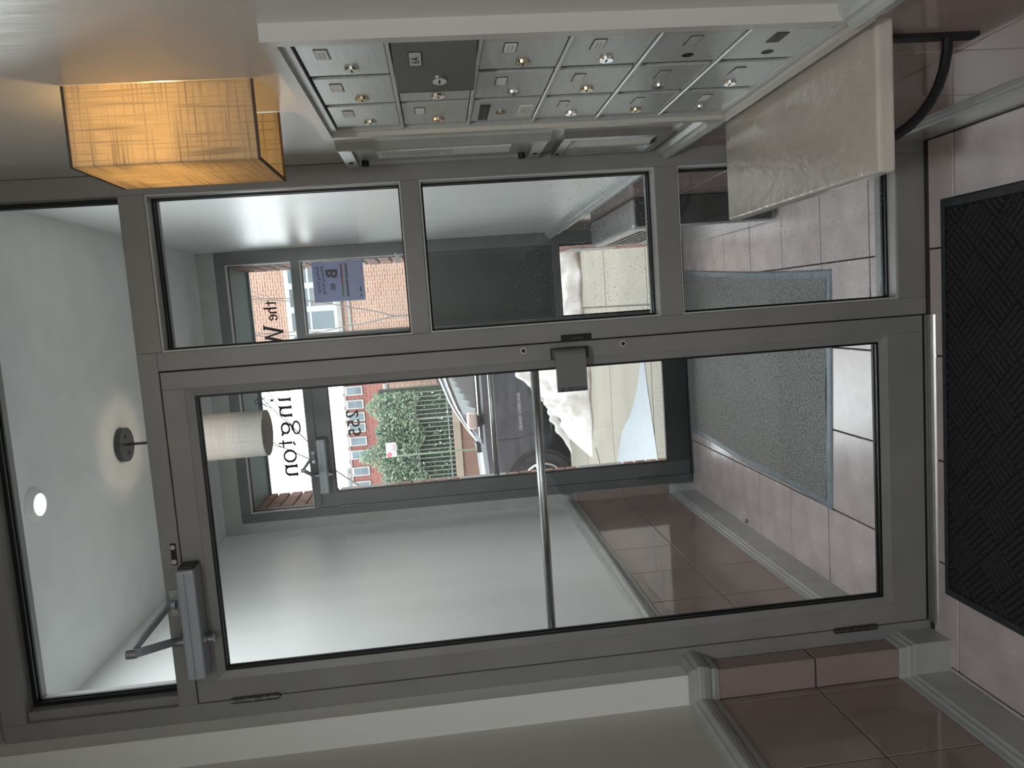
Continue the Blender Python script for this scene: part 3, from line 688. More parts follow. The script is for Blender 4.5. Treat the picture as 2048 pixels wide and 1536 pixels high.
# rib pattern: square blocks of parallel ribs set at 45 degrees, alternating direction
ribs = []; BL = 0.098; NR = 6
ca = math.cos(math.radians(45))
ix0, ix1, iy0, iy1 = MX0+0.027, MX1-0.027, MYB+0.027, MYA-0.027
for bi in range(-14, 15):
    for bj in range(-14, 15):
        uc, vc = (bi+.5)*BL, (bj+.5)*BL
        for r_ in range(NR):
            o_ = (r_+.5)*BL/NR-BL/2
            du, dv = (0, o_) if (bi+bj) % 2 == 0 else (o_, 0)
            x = 0.0165+(uc+du-vc-dv)*ca; y = -0.49+(uc+du+vc+dv)*ca
            ang = 45 if (bi+bj) % 2 == 0 else 135
            # trim the rib to the inside of the border
            dx, dy = math.cos(math.radians(ang)), math.sin(math.radians(ang)); lo_, hi_ = -BL/2+.003, BL/2-.003
            for (p, d_, a, b) in ((x, dx, ix0+.004, ix1-.004), (y, dy, iy0+.004, iy1-.004)):
                t0, t1 = sorted(((a-p)/d_, (b-p)/d_)); lo_, hi_ = max(lo_, t0), min(hi_, t1)
            if hi_-lo_ > 0.014: ribs.append((x+dx*(lo_+hi_)/2, y+dy*(lo_+hi_)/2, ang, hi_-lo_))
ribs.sort(key=lambda r: -r[1])
wdt = BL/NR*0.64
def rib_bm(bm, ln, Mx):
    r = bmesh.ops.create_cube(bm, size=1.0)
    for v in r['verts']:
        s_ = 0.72 if v.co.z > 0 else 1.0
        v.co = Mx @ Vector((v.co.x*ln, v.co.y*wdt*s_, v.co.z*0.0045))
_rb = {}
far = BM(); nfar = 0
for k, (x, y, a, ln) in enumerate(ribs):
    Mx = Matrix.Translation((x, y, 0.0102)) @ Matrix.Rotation(math.radians(a), 4, 'Z')
    if k < 290:
        key = round(ln, 3)
        if key not in _rb:
            b_ = BM(); rib_bm(b_, key, Matrix.Identity(4)); me = bpy.data.meshes.new('rib'); b_.to_mesh(me); b_.free(); me.materials.append(MAT['mat_black']); _rb[key] = me
        o = obj('rib', _rb[key], None, lm); o.location = Vector((x, y, 0.0102))-lm.location; o.rotation_euler = (0, 0, math.radians(a))
    else: rib_bm(far, ln, Mx)
fo = build('ribs', far, 'mat_black', lm); fo['kind'] = 'stuff'

# ---- added fill light for the lobby (overhead, unseen behind the viewer)
CLX, CLY = 0.11, -2.95
cl = empty('added_fill_light', (CLX, CLY, 2.56), 'unseen dome light added behind the viewer to fill the lobby', 'lamp')
bm = BM(); cyl(bm, (CLX, CLY, ZC-0.02), (CLX, CLY, ZC-0.0005), 0.14, n=40); build('light_base', bm, 'plaster_white', cl)
bm = BM(); cyl(bm, (CLX, CLY, ZC-0.075), (CLX, CLY, ZC-0.02), 0.09, 0.13, n=40); build('dome', bm, 'fill_glow', cl)
la = bpy.data.lights.new('lobby_fill', 'AREA'); la.shape = 'DISK'; la.size = 0.17; la.energy = 26.0; la.color = (0.94, 0.98, 1.0)
lo = bpy.data.objects.new('lobby_fill', la); COL.objects.link(lo); lo.parent = cl; lo.location = Vector((CLX, CLY, ZC-0.08))-cl.location

# ================================================================== VESTIBULE THINGS
# ---- grey runner
vm = empty('entrance_mat', (0.02, 1.3, 0), 'worn grey carpet mat with bluish rubber edge in the vestibule', 'mat')
def matoutline(wd, z, n=16):
    pts = []
    for k in range(n+1):
        t = k/n; pts.append((0.424+0.09*t**1.3-wd, 0.505+wd+(2.060-0.505-2*wd)*t, z))
    for k in range(n+1):
        t = 1-k/n; pts.append((-0.462+wd+0.05*t+0.006*math.sin(9*t), 0.545+wd+(2.060-0.545-2*wd)*t, z))
    return pts
bm = BM(); A = [bm.verts.new(p) for p in matoutline(0.0, 0.0022)]; B = [bm.verts.new(p) for p in matoutline(0.006, 0.007)]; Cc = [bm.verts.new(p) for p in matoutline(0.032, 0.0085)]
n = len(A)
for R0, R1 in ((A, B), (B, Cc)):
    for k in range(n): bm.faces.new((R0[k], R0[(k+1) % n], R1[(k+1) % n], R1[k]))
bm.faces.new(A[::-1]); build('border', bm, 'mat_border', vm)
# carpet field as a fine grid so that worn ridges are real relief
bm = BM(); o_ = matoutline(0.030, 0.0); half = len(o_)//2; NX = 90; rows = []
for k in range(half):
    r_ = o_[k]; l_ = o_[len(o_)-1-k]; rows.append((l_, r_))
NY = 130; grid = []
for j in range(NY+1):
    t = j/NY*(half-1); a = min(int(t), half-2); f_ = t-a; row = []
    l_ = [rows[a][0][q]*(1-f_)+rows[a+1][0][q]*f_ for q in range(2)]; r_ = [rows[a][1][q]*(1-f_)+rows[a+1][1][q]*f_ for q in range(2)]
    for i in range(NX+1):
        s_ = i/NX; x = l_[0]*(1-s_)+r_[0]*s_; y = l_[1]*(1-s_)+r_[1]*s_
        z = 0.0095+0.0016*math.sin(y*2*math.pi/0.022)*(1 if 0.05 < s_ < 0.95 else 0.3)+random.uniform(-.0009, .0009)
        row.append(bm.verts.new((x, y, z)))
    grid.append(row)
for j in range(NY):
    for i in range(NX): bm.faces.new((grid[j][i], grid[j][i+1], grid[j+1][i+1], grid[j+1][i]))
build('carpet', bm, 'mat_grey', vm, True)
# ---- wall heater
hx = 0.645
ht = empty('wall_heater', (XR, 1.3, 0.0), 'grey metal convector heater against the vestibule wall', 'heater')
bm = BM(); bx(bm, hx, XR-TH-0.001, 0.905, 1.700, 0.012, 0.603, 0.016, 3); build('cabinet', bm, 'heater_paint', ht)
bm = BM(); prism(bm, [(hx+0.014, 0.030), (XR-TH-0.004, 0.030), (XR-TH-0.004, 0.590), (hx+0.016, 0.590), (hx+0.008, 0.584), (hx+0.008, 0.036)], 'y', 0.893, 0.9055); build('end_panel', bm, 'heater_end', ht)
bm = BM()
for r_ in range(5):
    for k in range(20): bx(bm, hx-0.0006, hx+0.001, 1.015+k*0.032, 1.015+k*0.032+0.022, 0.388+r_*0.033, 0.388+r_*0.033+0.022)
gb = build('grille', bm, 'black', ht); gb['kind'] = 'stuff'
# ---- pendant
pn = empty('pendant_lamp', (-0.052, 0.952, 2.10), 'tall drum pendant with linen shade hanging in the vestibule', 'lamp')
px_, py_ = -0.052, 0.952
build('canopy', cyl(BM(), (px_, py_, ZC-0.022), (px_, py_, ZC-0.0005), 0.066, n=36), 'dark_metal', pn)
for s_ in (-1, 1): build('screw', cyl(BM(), (px_+0.034*s_, py_-0.01*s_, ZC-0.0245), (px_+0.034*s_, py_-0.01*s_, ZC-0.0215), 0.0065, n=12), 'black', pn)
build('rod', cyl(BM(), (px_, py_, 2.36), (px_, py_, ZC-0.02), 0.0055, n=12), 'black', pn)
bm = BM(); cyl(bm, (px_, py_, 2.100), (px_, py_, 2.455), 0.0905, n=48, cap=False); cyl(bm, (px_, py_, 2.100), (px_, py_, 2.455), 0.0888, n=48, cap=False)
build('shade', bm, 'linen_drum', pn, True)
bm = BM()
for z in (2.1015, 2.452):
    tube(bm, [(px_+0.0897*math.cos(2*math.pi*k/40), py_+0.0897*math.sin(2*math.pi*k/40), z) for k in range(41)], 0.0018, 6)
build('shade_rim', bm, 'hinge_metal', pn)
bm = BM(); cyl(bm, (px_, py_, 2.19), (px_, py_, 2.1912), 0.0880, n=40); build('diffuser', bm, 'linen_drum', pn)
bm = BM(); cyl(bm, (px_, py_, 2.33), (px_, py_, 2.38), 0.016, n=14); build('lamp_holder', bm, 'plaster_white', pn)
bm = BM(); bmesh.ops.create_uvsphere(bm, u_segments=16, v_segments=10, radius=0.026, matrix=Matrix.Translation((px_, py_, 2.315))); build('bulb', bm, 'bulb_warm', pn, True)
li = bpy.data.lights.new('pendant_light', 'POINT'); li.color = (1.0, 0.84, 0.66); li.energy = 5.0; li.shadow_soft_size = 0.028
lo = bpy.data.objects.new('pendant_light', li); COL.objects.link(lo); lo.parent = pn; lo.location = Vector((px_, py_, 2.315))-pn.location
# ---- ceiling disc, unlit in itself; its glow and lamp are added fill
bm = BM(); cyl(bm, (-0.124, 0.315, ZC-0.010), (-0.124, 0.315, ZC-0.0005), 0.045, 0.052, n=36); cyl(bm, (-0.124, 0.315, ZC-0.016), (-0.124, 0.315, ZC-0.010), 0.034, 0.045, n=36)
dl = empty('ceiling_disc', (-0.124, 0.315, ZC-0.02), 'flat white round ceiling disc in the vestibule with added glow', 'lamp')
build('disc_body', bm, 'plaster_white', dl)
build('disc_fill_face', cyl(BM(), (-0.124, 0.315, ZC-0.0175), (-0.124, 0.315, ZC-0.0155), 0.034, n=36), 'disc_added_glow', dl)
la = bpy.data.lights.new('disc_fill', 'AREA'); la.shape = 'DISK'; la.size = 0.066; la.energy = 11.5; la.color = (0.95, 0.99, 1.0)
lo = bpy.data.objects.new('disc_fill', la); COL.objects.link(lo); lo.parent = dl; lo.location = Vector((-0.124, 0.315, ZC-0.019))-dl.location
# ---- dry leaf on the floor
bm = BM()
for k in range(5):
    a = k*1.26; p = [(-0.748+0.022+0.012*math.cos(a+q)*s_, 1.33+0.016*math.sin(a+q)*s_, 0.004+0.006*abs(math.sin(3*a+q))) for q, s_ in ((0, .2), (.5, 1), (1.0, .6), (1.4, 1.1))]
    f_ = bm.faces.new([bm.verts.new(v) for v in p])
r = bmesh.ops.extrude_face_region(bm, geom=bm.faces[:]); bmesh.ops.translate(bm, vec=(0, 0, 0.001), verts=[v for v in r['geom'] if isinstance(v, bmesh.types.BMVert)])
tag(build('dry_leaf', bm, 'dry_leaf'), 'crumpled dry leaf on the vestibule floor beside the baseboard', 'leaf')

# ================================================================== WRITING ON THE STREET GLASS
YT = YGO-0.0012
def ribbon(bm, pts, place):
    """pts: (u, v, width) centre line"""
    ls, rs = [], []
    for i, (u, v, wd) in enumerate(pts):
        a = pts[max(i-1, 0)]; b = pts[min(i+1, len(pts)-1)]
        d = Vector((b[0]-a[0], b[1]-a[1]));
        if d.length < 1e-9: d = Vector((1, 0))
        d.normalize(); nrm = Vector((-d.y, d.x))*wd/2
        ls.append(bm.verts.new(place(u+nrm.x, v+nrm.y))); rs.append(bm.verts.new(place(u-nrm.x, v-nrm.y)))
    for i in range(len(pts)-1): bm.faces.new((ls[i], ls[i+1], rs[i+1], rs[i]))
def arc(cx, cy_, rx, ry, a0, a1, thick, thin, n=22):
    o = []
    for k in range(n+1):
        a = math.radians(a0+(a1-a0)*k/n); o.append((cx+rx*math.cos(a), cy_+ry*math.sin(a), thin+(thick-thin)*abs(math.cos(a))**1.5))
    return o
TK, TN = 0.155, 0.095
def ln(*p): return [(u, v, wd) for u, v, wd in p]
def stem(x, h, top=True, bot=True, b=0.085):
    s_ = [ln((x, 0, TK), (x, h, TK))]
    if bot: s_.append(ln((x-b, 0.014, TN), (x+b, 0.014, TN)))
    if top: s_.append(ln((x-b, h-0.03, TN), (x, h-0.010, TN*1.3)))
    return s_
XH = 0.62
GL = {
    'i': (0.20, stem(0.10, XH)),
    'n': (0.60, stem(0.13, XH) + stem(0.49, XH*0.72, top=False) + [arc(0.31, XH*0.66, 0.18, XH*0.32, 0, 165, TK, TN)]),
    'h': (0.60, stem(0.13, 1.02) + stem(0.49, XH*0.72, top=False) + [arc(0.31, XH*0.66, 0.18, XH*0.32, 0, 165, TK, TN)]),
    'o': (0.56, [arc(0.28, XH/2, 0.24, XH/2, 0, 360, TK, TN, 36)]),
    'e': (0.50, [arc(0.25, XH/2, 0.21, XH/2, 20, 335, TK, TN, 30), ln((0.06, XH*.55, TN), (0.45, XH*.62, TN))]),
    'g': (0.58, [arc(0.27, XH*.66, 0.20, XH*.33, 0, 360, TK, TN, 32), ln((0.42, XH*.86, TN), (0.50, XH*.97, TN*1.4), (0.57, XH*.95, TK*.9)), ln((0.14, XH*.40, TN), (0.10, XH*.22, TK*.7), (0.20, XH*.10, TK*.8), (0.38, XH*.06, TK*.7)), arc(0.27, -0.17, 0.25, 0.185, 0, 360, TK*.8, TN, 32)]),
    't': (0.40, [ln((0.16, XH+0.22, TN), (0.16, 0.12, TK)), arc(0.26, 0.11, 0.10, 0.105, 180, 300, TK, TN), ln((0.0, XH-.02, TN), (0.36, XH-.02, TN))]),
    'a': (0.50, [ln((0.38, 0.05, TK), (0.38, XH*.72, TK)), arc(0.24, XH*.72, 0.14, XH*.26, 0, 150, TK, TN), arc(0.20, XH*.25, 0.14, XH*.24, 60, 330, TK, TN), ln((0.27, XH*.46, TN), (0.38, XH*.52, TN)), ln((0.38, 0.06, TN), (0.48, 0.03, TN))]),
    's': (0.42, [arc(0.20, XH*.74, 0.14, XH*.25, 20, 250, TK*.7, TN), arc(0.20, XH*.26, 0.15, XH*.26, 70, -160, TK*.7, TN), ln((0.15, XH*.51, TK), (0.25, XH*.49, TK))]),
    'W': (1.30, [ln((0.12, 1, TK), (0.40, 0, TK)), ln((0.40, 0, TN), (0.64, 0.92, TN)), ln((0.64, 1, TK), (0.92, 0, TK)), ln((0.92, 0, TN), (1.20, 1, TN)), ln((0.0, 0.985, TN), (0.26, 0.985, TN)), ln((1.08, 0.985, TN), (1.32, 0.985, TN))]),
    '2': (0.52, [arc(0.24, 0.74, 0.19, 0.25, 165, -20, TK*1.2, TN*1.3), ln((0.425, 0.66, TK*1.2), (0.30, 0.38, TK), (0.04, 0.04, TK*.8)), ln((0.03, 0.04, TK*1.1), (0.40, 0.05, TK*1.1), (0.48, 0.20, TN))]),
    '5': (0.52, [arc(0.23, 0.31, 0.21, 0.30, 130, -150, TK*1.2, TN*1.4, 26), ln((0.12, 0.50, TN*1.3), (0.12, 0.97, TN*1.5)), ln((0.11, 0.95, TK*1.1), (0.44, 0.97, TK*1.1))]),
}
def letter(bm, ch, x_start, x_end, zb, size):
    adv, strokes = GL[ch]; k = (x_start-x_end)/adv      # reads from the street: runs towards -x seen from inside
    for st in strokes: ribbon(bm, [(u*k, v*size, wd*size) for u, v, wd in st], lambda u, v: (x_start-u, YT, zb+v))
def mk(name, bm, label, cat):
    return tag(build(name, bm, 'ink'), label, cat)
lt = empty('building_name', (0.0, YT, 2.24), 'dark serif lettering of the building name on the street transom', 'lettering')
def word(chars, zb, size):
    for ch, a, b in chars:
        bm = BM(); letter(bm, ch, a, b, zb, size); build('letter', bm, 'ink', lt)
word([('t', 0.502, 0.472), ('h', 0.470, 0.430), ('e', 0.426, 0.393)], 2.272, 0.066)
word([('W', 0.372, 0.238), ('a', 0.214, 0.152), ('s', 0.140, 0.088), ('h', 0.070, 0.000), ('i', -0.029, -0.057), ('n', -0.071, -0.145), ('g', -0.166, -0.246), ('t', -0.266, -0.314), ('o', -0.324, -0.396), ('n', -0.401, -0.479)], 2.246, 0.103)
# crest above the name
bm = BM(); cx0, cz0 = -0.042, 2.39
Pc = lambda u, v: (cx0-u, YT, cz0+v)
for (u, v, r_) in ((0, 0.038, .011), (-0.014, 0.020, .010), (0.014, 0.020, .010)):
    ribbon(bm, [(a, b, 0.0045) for a, b, c in arc(u, v, r_, r_, 0, 360, 1, 1)], Pc)
ribbon(bm, [(a, b, 0.004) for a, b, c in arc(0, -0.010, 0.014, 0.020, 0, 360, 1, 1)], Pc)
for s_ in (-1, 1):
    ribbon(bm, [(a, b, 0.0035) for a, b, c in arc(s_*0.034, 0.010, 0.018, 0.020, 90-s_*90, 90+s_*170, 1, 1)], Pc)
    ribbon(bm, [(s_*0.016, 0.008, .003), (s_*0.022, -0.012, .004), (s_*0.040, -0.014, .003)], Pc)
ribbon(bm, [(a, b, 0.009) for a, b, c in arc(0, -0.044, 0.0045, 0.0045, 0, 360, 1, 1)], Pc)
mkc = tag(build('crest_emblem', bm, 'navy'), 'small dark scrolled crest above the transom lettering', 'emblem')
YD = O0+0.019-0.0012
bm = BM(); YTs = YT; YT = YD
for ch, a, b in (('2', -0.128, -0.172), ('5', -0.180, -0.224), ('5', -0.230, -0.274)): letter(bm, ch, a, b, 1.880, 0.064)
nb = empty('house_number', (-0.2, YD, 1.88), 'house number 255 in dark numerals on the street door glass', 'numerals')
bm.free()
for ch, a, b, zb in (('2', -0.128, -0.172, 1.884), ('5', -0.180, -0.224, 1.881), ('5', -0.230, -0.274, 1.879)):
    bm = BM(); letter(bm, ch, a, b, zb, 0.063); build('numeral', bm, 'ink', nb)
YT = YTs
# energy rating sheet
sg = empty('energy_sign', (0.58, YT, 1.787), 'pale blue energy rating sheet taped inside the street sidelight', 'sign')
sx0, sx1, sz0, sz1 = 0.474, 0.692, 1.787, 2.062
box('sheet', 'paper_blue', sg, sx0, sx1, YT-0.0008, YT-0.0002, sz0, sz1)
ys = YT-0.0012
Q = lambda u0, v0: (lambda u, v: (sx1-u0-u, ys, sz1-v0+v))
bm = BM(); text_mesh(bm, 'Building Energy', 0.0235, Q(0.022, 0.036), 0.0003); text_mesh(bm, 'Efficiency Rating', 0.0235, Q(0.022, 0.062), 0.0003); build('heading', bm, 'ink', sg)
bm = BM(); text_mesh(bm, 'B', 0.085, Q(0.040, 0.132), 0.0035); build('grade_letter', bm, 'ink', sg)
bm = BM(); text_mesh(bm, '80', 0.038, Q(0.118, 0.118), 0.0006); build('score', bm, 'ink', sg)
for k, (m_, a, b) in enumerate((('bar_red', 0.015, 0.085), ('bar_orange', 0.085, 0.130), ('bar_green', 0.132, 0.195))):
    build('rating_bar', bx(BM(), sx1-b, sx1-a, ys, ys+0.0006, sz1-0.162, sz1-0.152), m_, sg)
for a, b in ((0.012, 0.098), (0.101, 0.195)): build('scale_bar', bx(BM(), sx1-b, sx1-a, ys, ys+0.0006, sz1-0.188, sz1-0.176), 'panel_dark', sg)
bm = BM()
for k in range(9): bx(bm, sx1-0.095+random.uniform(0, .02), sx1-0.018, ys, ys+0.0006, sz1-0.200-k*0.0062, sz1-0.198-k*0.0062)
for k in range(6): bx(bm, sx1-0.185, sx1-0.118-random.uniform(0, .02), ys, ys+0.0006, sz1-0.205-k*0.0062, sz1-0.203-k*0.0062)
build('small_print', bm, 'card_print', sg)
bm = BM(); bx(bm, sx1-0.175, sx1-0.145, ys, ys+0.0006, sz1-0.257, sz1-0.250); cyl(bm, (sx1-0.192, ys, sz1-0.254), (sx1-0.192, ys+0.0006, sz1-0.254), 0.005, n=12); build('footer_mark', bm, 'ink', sg)
bm = BM(); prism(bm, [(0.690, 1.604), (0.716, 1.609), (0.700, 1.586), (0.672, 1.580), (0.655, 1.588), (0.672, 1.600)], 'y', YO-0.0012, YO-0.0004)
tag(build('tape_scrap', bm, 'tape'), 'torn white tape scrap on the street sidelight frame', 'tape')

# ================================================================== THE ENTRANCE OUTSIDE
ZS = -0.05
YE = 2.735
for nm, x0, x1, sgn, lab in (('wall_reveal', -0.95, -0.712, 1, 'brick entrance reveal beside the street door hinges'), ('wall_reveal', 0.722, 0.95, -1, 'brick entrance reveal beside the street sidelight')):
    rv = tag(box(nm, 'mortar', None, x0, x1, 2.245, YE-0.006, -0.3, 2.545), lab, 'wall', kind='structure')
    plane = x1 if sgn > 0 else x0
    z = ZS+0.01; row = 0
    while z < 2.53:
        hgt = 0.066
        stone = row in (4, 5, 6, 7) or row in (14, 15, 16, 17) or row in (24, 25, 26, 27)
        if row in (4, 14, 24):
            hs = 0.066*4+0.011*3
            piece('stone_block', 'limestone', rv, plane+sgn*0.004, (2.50+YE)/2, z+hs/2, 0.03, YE-2.50, hs-0.002, 0.003)
        ys_ = [2.25]; k = 2.25+(0.11 if row % 2 else 0.21)
        lim = 2.49 if stone else YE
        while k < lim-0.03: ys_.append(k); k += 0.215
        ys_.append(lim)
        for a, b in zip(ys_, ys_[1:]):
            piece('brick', 'brick_a' if random.random() < .55 else 'brick_b', rv, plane+sgn*0.004+random.uniform(-.001, .001), (a+b)/2, z+hgt/2, 0.03, b-a-0.010, hgt, 0.003)
        z += 0.077; row += 1
bm = BM(); bx(bm, -0.95, 0.95, 2.245, YE, 2.552, 2.66); bx(bm, -0.95, 0.95, YE-0.02, YE+0.004, 2.540, 2.66); bx(bm, -0.71, 0.72, 2.66-0.05, 2.661-0.05, 2.553, 2.56)
tag(build('ceiling_soffit', bm, 'teal_paint'), 'teal painted soffit over the street entrance', 'soffit', kind='structure')
bm = BM(); bx(bm, -6, -0.95, 2.24, YE-0.004, -0.3, 6); bx(bm, 0.95, 6, 2.24, YE-0.004, -0.3, 6); bx(bm, -0.95, 0.95, 2.30, YE-0.004, 2.66, 6)
tag(build('wall_facade', bm, 'brick_front'), 'brick street front of the building', 'wall', kind='structure')
# sidewalk slabs
sw = tag(box('floor_sidewalk', 'grout_light', None, -16, 16, 2.235, 6.52, -0.30, ZS-0.012), 'pale concrete sidewalk outside the entrance', 'sidewalk', kind='structure')
xs_ = [-16, -10, -6.2, -3.2, -1.7+0.0, 0.33, 1.85, 3.4, 6.2, 10, 16]; ys_ = [2.24, 3.02, 4.315, 5.60, 6.50]
for i in range(len(xs_)-1):
    for j in range(len(ys_)-1):
        piece('slab', 'concrete', sw, (xs_[i]+xs_[i+1])/2, (ys_[j]+ys_[j+1])/2, ZS-0.010+random.uniform(-.001, .001), xs_[i+1]-xs_[i]-0.012, ys_[j+1]-ys_[j]-0.012, 0.02, 0.003)
tag(box('trim_kerb', 'limestone', None, -16, 16, 6.51, 6.66, -0.30, ZS+0.001, 0.01), 'stone kerb between sidewalk and street', 'kerb', kind='structure')
tag(box('floor_street', 'asphalt', None, -60, 60, 6.66, 12.6, -0.30, -0.095), 'wet grey street surface', 'street', kind='structure')
bm = BM(); bx(bm, -60, 60, 12.6, 15.05, -0.30, 0.0); tag(build('floor_far_sidewalk', bm, 'concrete'), 'sidewalk across the street', 'sidewalk', kind='structure')
bm = BM(); bx(bm, -90, 90, 15.05, 95, -0.30, -0.01); tag(build('floor_far_ground', bm, 'asphalt'), 'ground of the far block behind the fence', 'ground', kind='structure')
# ice / wet patch
def blob(name, pts, z, h, m, label, cat):
    bm = BM(); prism(bm, pts, 'z', z, z+h); return tag(build(name, bm, m), label, cat)
blob('ice_patch', [(-1.6, 4.35), (-1.02, 4.20), (-0.72, 3.98), (-0.50, 3.62), (-0.30, 3.42), (-0.10, 3.30), (0.30, 3.22), (0.30, 3.14), (-0.10, 3.17), (-0.30, 3.12), (-0.52, 3.04), (-0.76, 2.96), (-1.6, 2.90)], ZS, 0.003, 'ice', 'pale blue sheet of thin ice across the sidewalk', 'ice')
bm = BM(); tube(bm, [(-1.30, 4.82, ZS+0.001), (-1.12, 5.04, ZS+0.001), (-1.06, 5.12, ZS+0.001)], 0.006, 5); tag(build('fallen_twig', bm, 'bark'), 'thin dark twig lying on the sidewalk near the snow', 'twig')
# snow banks
from mathutils import noise as mnoise
def snowbank(name, x0, x1, yc, wd, hfun, label, nx=200, ny=46, seed=1):
    bm = BM(); G = []
    for i in range(nx+1):
        x = x0+(x1-x0)*i/nx; row = []
        for j in range(ny+1):
            t = j/ny*2-1
            yy = yc+t*wd*(0.88+0.12*math.sin(3*x+seed)+0.06*math.sin(13*x+seed*2))
            q = Vector((x*1.0, yy, seed*3.7))
            lump = 1+0.75*mnoise.noise(q*3.2)+0.55*(0.4-abs(mnoise.noise(q*6.5+Vector((5, 0, 0)))))+0.20*mnoise.noise(q*17)
            h = max(0.0, hfun(x)*(1-abs(t)**2.4)*lump)
            row.append(bm.verts.new((x, yy, ZS-0.006+h)))
        G.append(row)
    for i in range(nx):
        for j in range(ny): bm.faces.new((G[i][j], G[i+1][j], G[i+1][j+1], G[i][j+1]))
    bnd = [G[i][0] for i in range(nx+1)]+[G[nx][j] for j in range(1, ny+1)]+[G[i][ny] for i in range(nx-1, -1, -1)]+[G[0][j] for j in range(ny-1, 0, -1)]
    bm.faces.new(bnd[::-1])
    return tag(build(name, bm, 'snow', None, True), label, 'snow')
snowbank('snow_bank', -1.22, 3.6, 5.82, 0.66, lambda x: 0.46*min(1, max(0, (x+1.22)/0.95))**0.9, 'dirty white snow bank piled along the kerb in front of the car', seed=3)
snowbank('snow_ridge', -1.42, -0.55, 6.60, 0.05, lambda x: 0.30*min(1, max(0, (x+1.42)/0.75)), 'thin grey wedge of plowed snow at the car sill', nx=30, ny=10, seed=5)

# ================================================================== PARKED CAR
car = empty('parked_car', (0.0, 7.7, -0.095), 'dark grey sport utility car parked at the kerb', 'car')
CY, HW = 7.70, 0.95
def loft(bm, secs, closed=False):
    R = [[bm.verts.new(p) for p in s_] for s_ in secs]; n = len(R[0])
    for a, b in zip(R, R[1:]):
        for k in range(n-1): bm.faces.new((a[k], a[k+1], b[k+1], b[k]))
    bm.faces.new(R[0][::-1]); bm.faces.new(R[-1])
    return bm
def bodysec(x, zb, zt, hw, crown):
    h = []
    for y, z in ((hw*.93, zb), (hw*.985, zb+.10), (hw, zb+.28), (hw*.992, zt-.20), (hw*.97, zt-.05), (hw*.93, zt), (hw*.6, zt+crown*.7), (0.0, zt+crown)): h.append((y, z))
    pts = [(x, CY-y, z) for y, z in h]+[(x, CY+y, z) for y, z in h[-2::-1]]
    return pts
st = [(-2.70, .30, .66, .62, .02), (-2.67, .20, .80, .78, .03), (-2.52, .16, .90, .88, .04), (-2.1, .15, .955, .935, .045), (-1.6, .15, .985, HW, .045), (-1.2, .15, 1.005, HW, .03), (-.4, .15, 1.005, HW, .02), (.6, .15, 1.02, HW, .02), (1.5, .15, 1.04, HW, .02), (2.1, .18, 1.05, .93, .02), (2.33, .22, 1.02, .88, .02), (2.40, .34, .85, .78, .02)]
build('body', loft(BM(), [bodysec(*s_) for s_ in st]), 'car_paint', car, False)
# greenhouse
roof = [(-1.22, 1.02, .80), (-1.18, 1.075, .78), (-.76, 1.325, .70), (-.38, 1.455, .655), (0.0, 1.535, .64), (.5, 1.585, .63), (1.1, 1.585, .63), (1.7, 1.545, .62), (2.05, 1.47, .60), (2.28, 1.20, .66), (2.34, 1.03, .72)]
def gsec(x, z, hw_):
    zb = 1.0; wb = 0.905
    pts = []
    for y, zz in ((wb, zb), (wb-(wb-hw_-.05)*.9, z-(z-zb)*.12), (hw_, z-.01*0), (hw_*.5, z+.025), (0, z+.03)): pts.append((y, zz))
    return [(x, CY-y, zz) for y, zz in pts]+[(x, CY+y, zz) for y, zz in pts[-2::-1]]
build('cabin', loft(BM(), [gsec(*s_) for s_ in roof]), 'car_paint', car, False)
def gy(x, z):      # outer surface of the near cabin side at x, z
    for (xa, za, wa), (xb, zb_, wb_) in zip(roof, roof[1:]):
        if xa <= x <= xb:
            t = (x-xa)/(xb-xa); zr = za+(zb_-za)*t; hw_ = wa+(wb_-wa)*t
            y1 = .905-(.905-hw_-.05)*.9; z1 = zr-(zr-1.0)*.12
            k = min(1, (z-1.0)/max(1e-3, (z1-1.0)))
            return CY-(.905+(y1-.905)*k)
    return CY-.9
def rz(x):
    for (xa, za, wa), (xb, zb_, wb_) in zip(roof, roof[1:]):
        if xa <= x <= xb: return za+(zb_-za)*(x-xa)/(xb-xa)
    return 1.0
def sidepanel(name, m, x0, x1, zlo, top, out, n=16):
    bm = BM(); A = []; B = []
    for k in range(n+1):
        x = x0+(x1-x0)*k/n; zt = max(zlo+0.004, top(x))
        A.append(bm.verts.new((x, gy(x, zlo)-out, zlo))); B.append(bm.verts.new((x, gy(x, zt)-out, zt)))
    for k in range(n): bm.faces.new((A[k], A[k+1], B[k+1], B[k]))
    r = bmesh.ops.extrude_face_region(bm, geom=bm.faces[:]); bmesh.ops.translate(bm, vec=(0, 0.004, 0), verts=[v for v in r['geom'] if isinstance(v, bmesh.types.BMVert)])
    return build(name, bm, m, car)
tp = lambda x: 1.0+(rz(x)-1.0)*.86-.012
sidepanel('window_surround', 'car_trim', -1.12, 2.08, 1.018, lambda x: tp(x)+.012, 0.004, 40)
for x0, x1 in ((-.86, .28), (.36, 1.26), (1.34, 1.98)): sidepanel('side_window', 'car_glass', x0, x1, 1.045, lambda x: tp(x)-.03, 0.008)
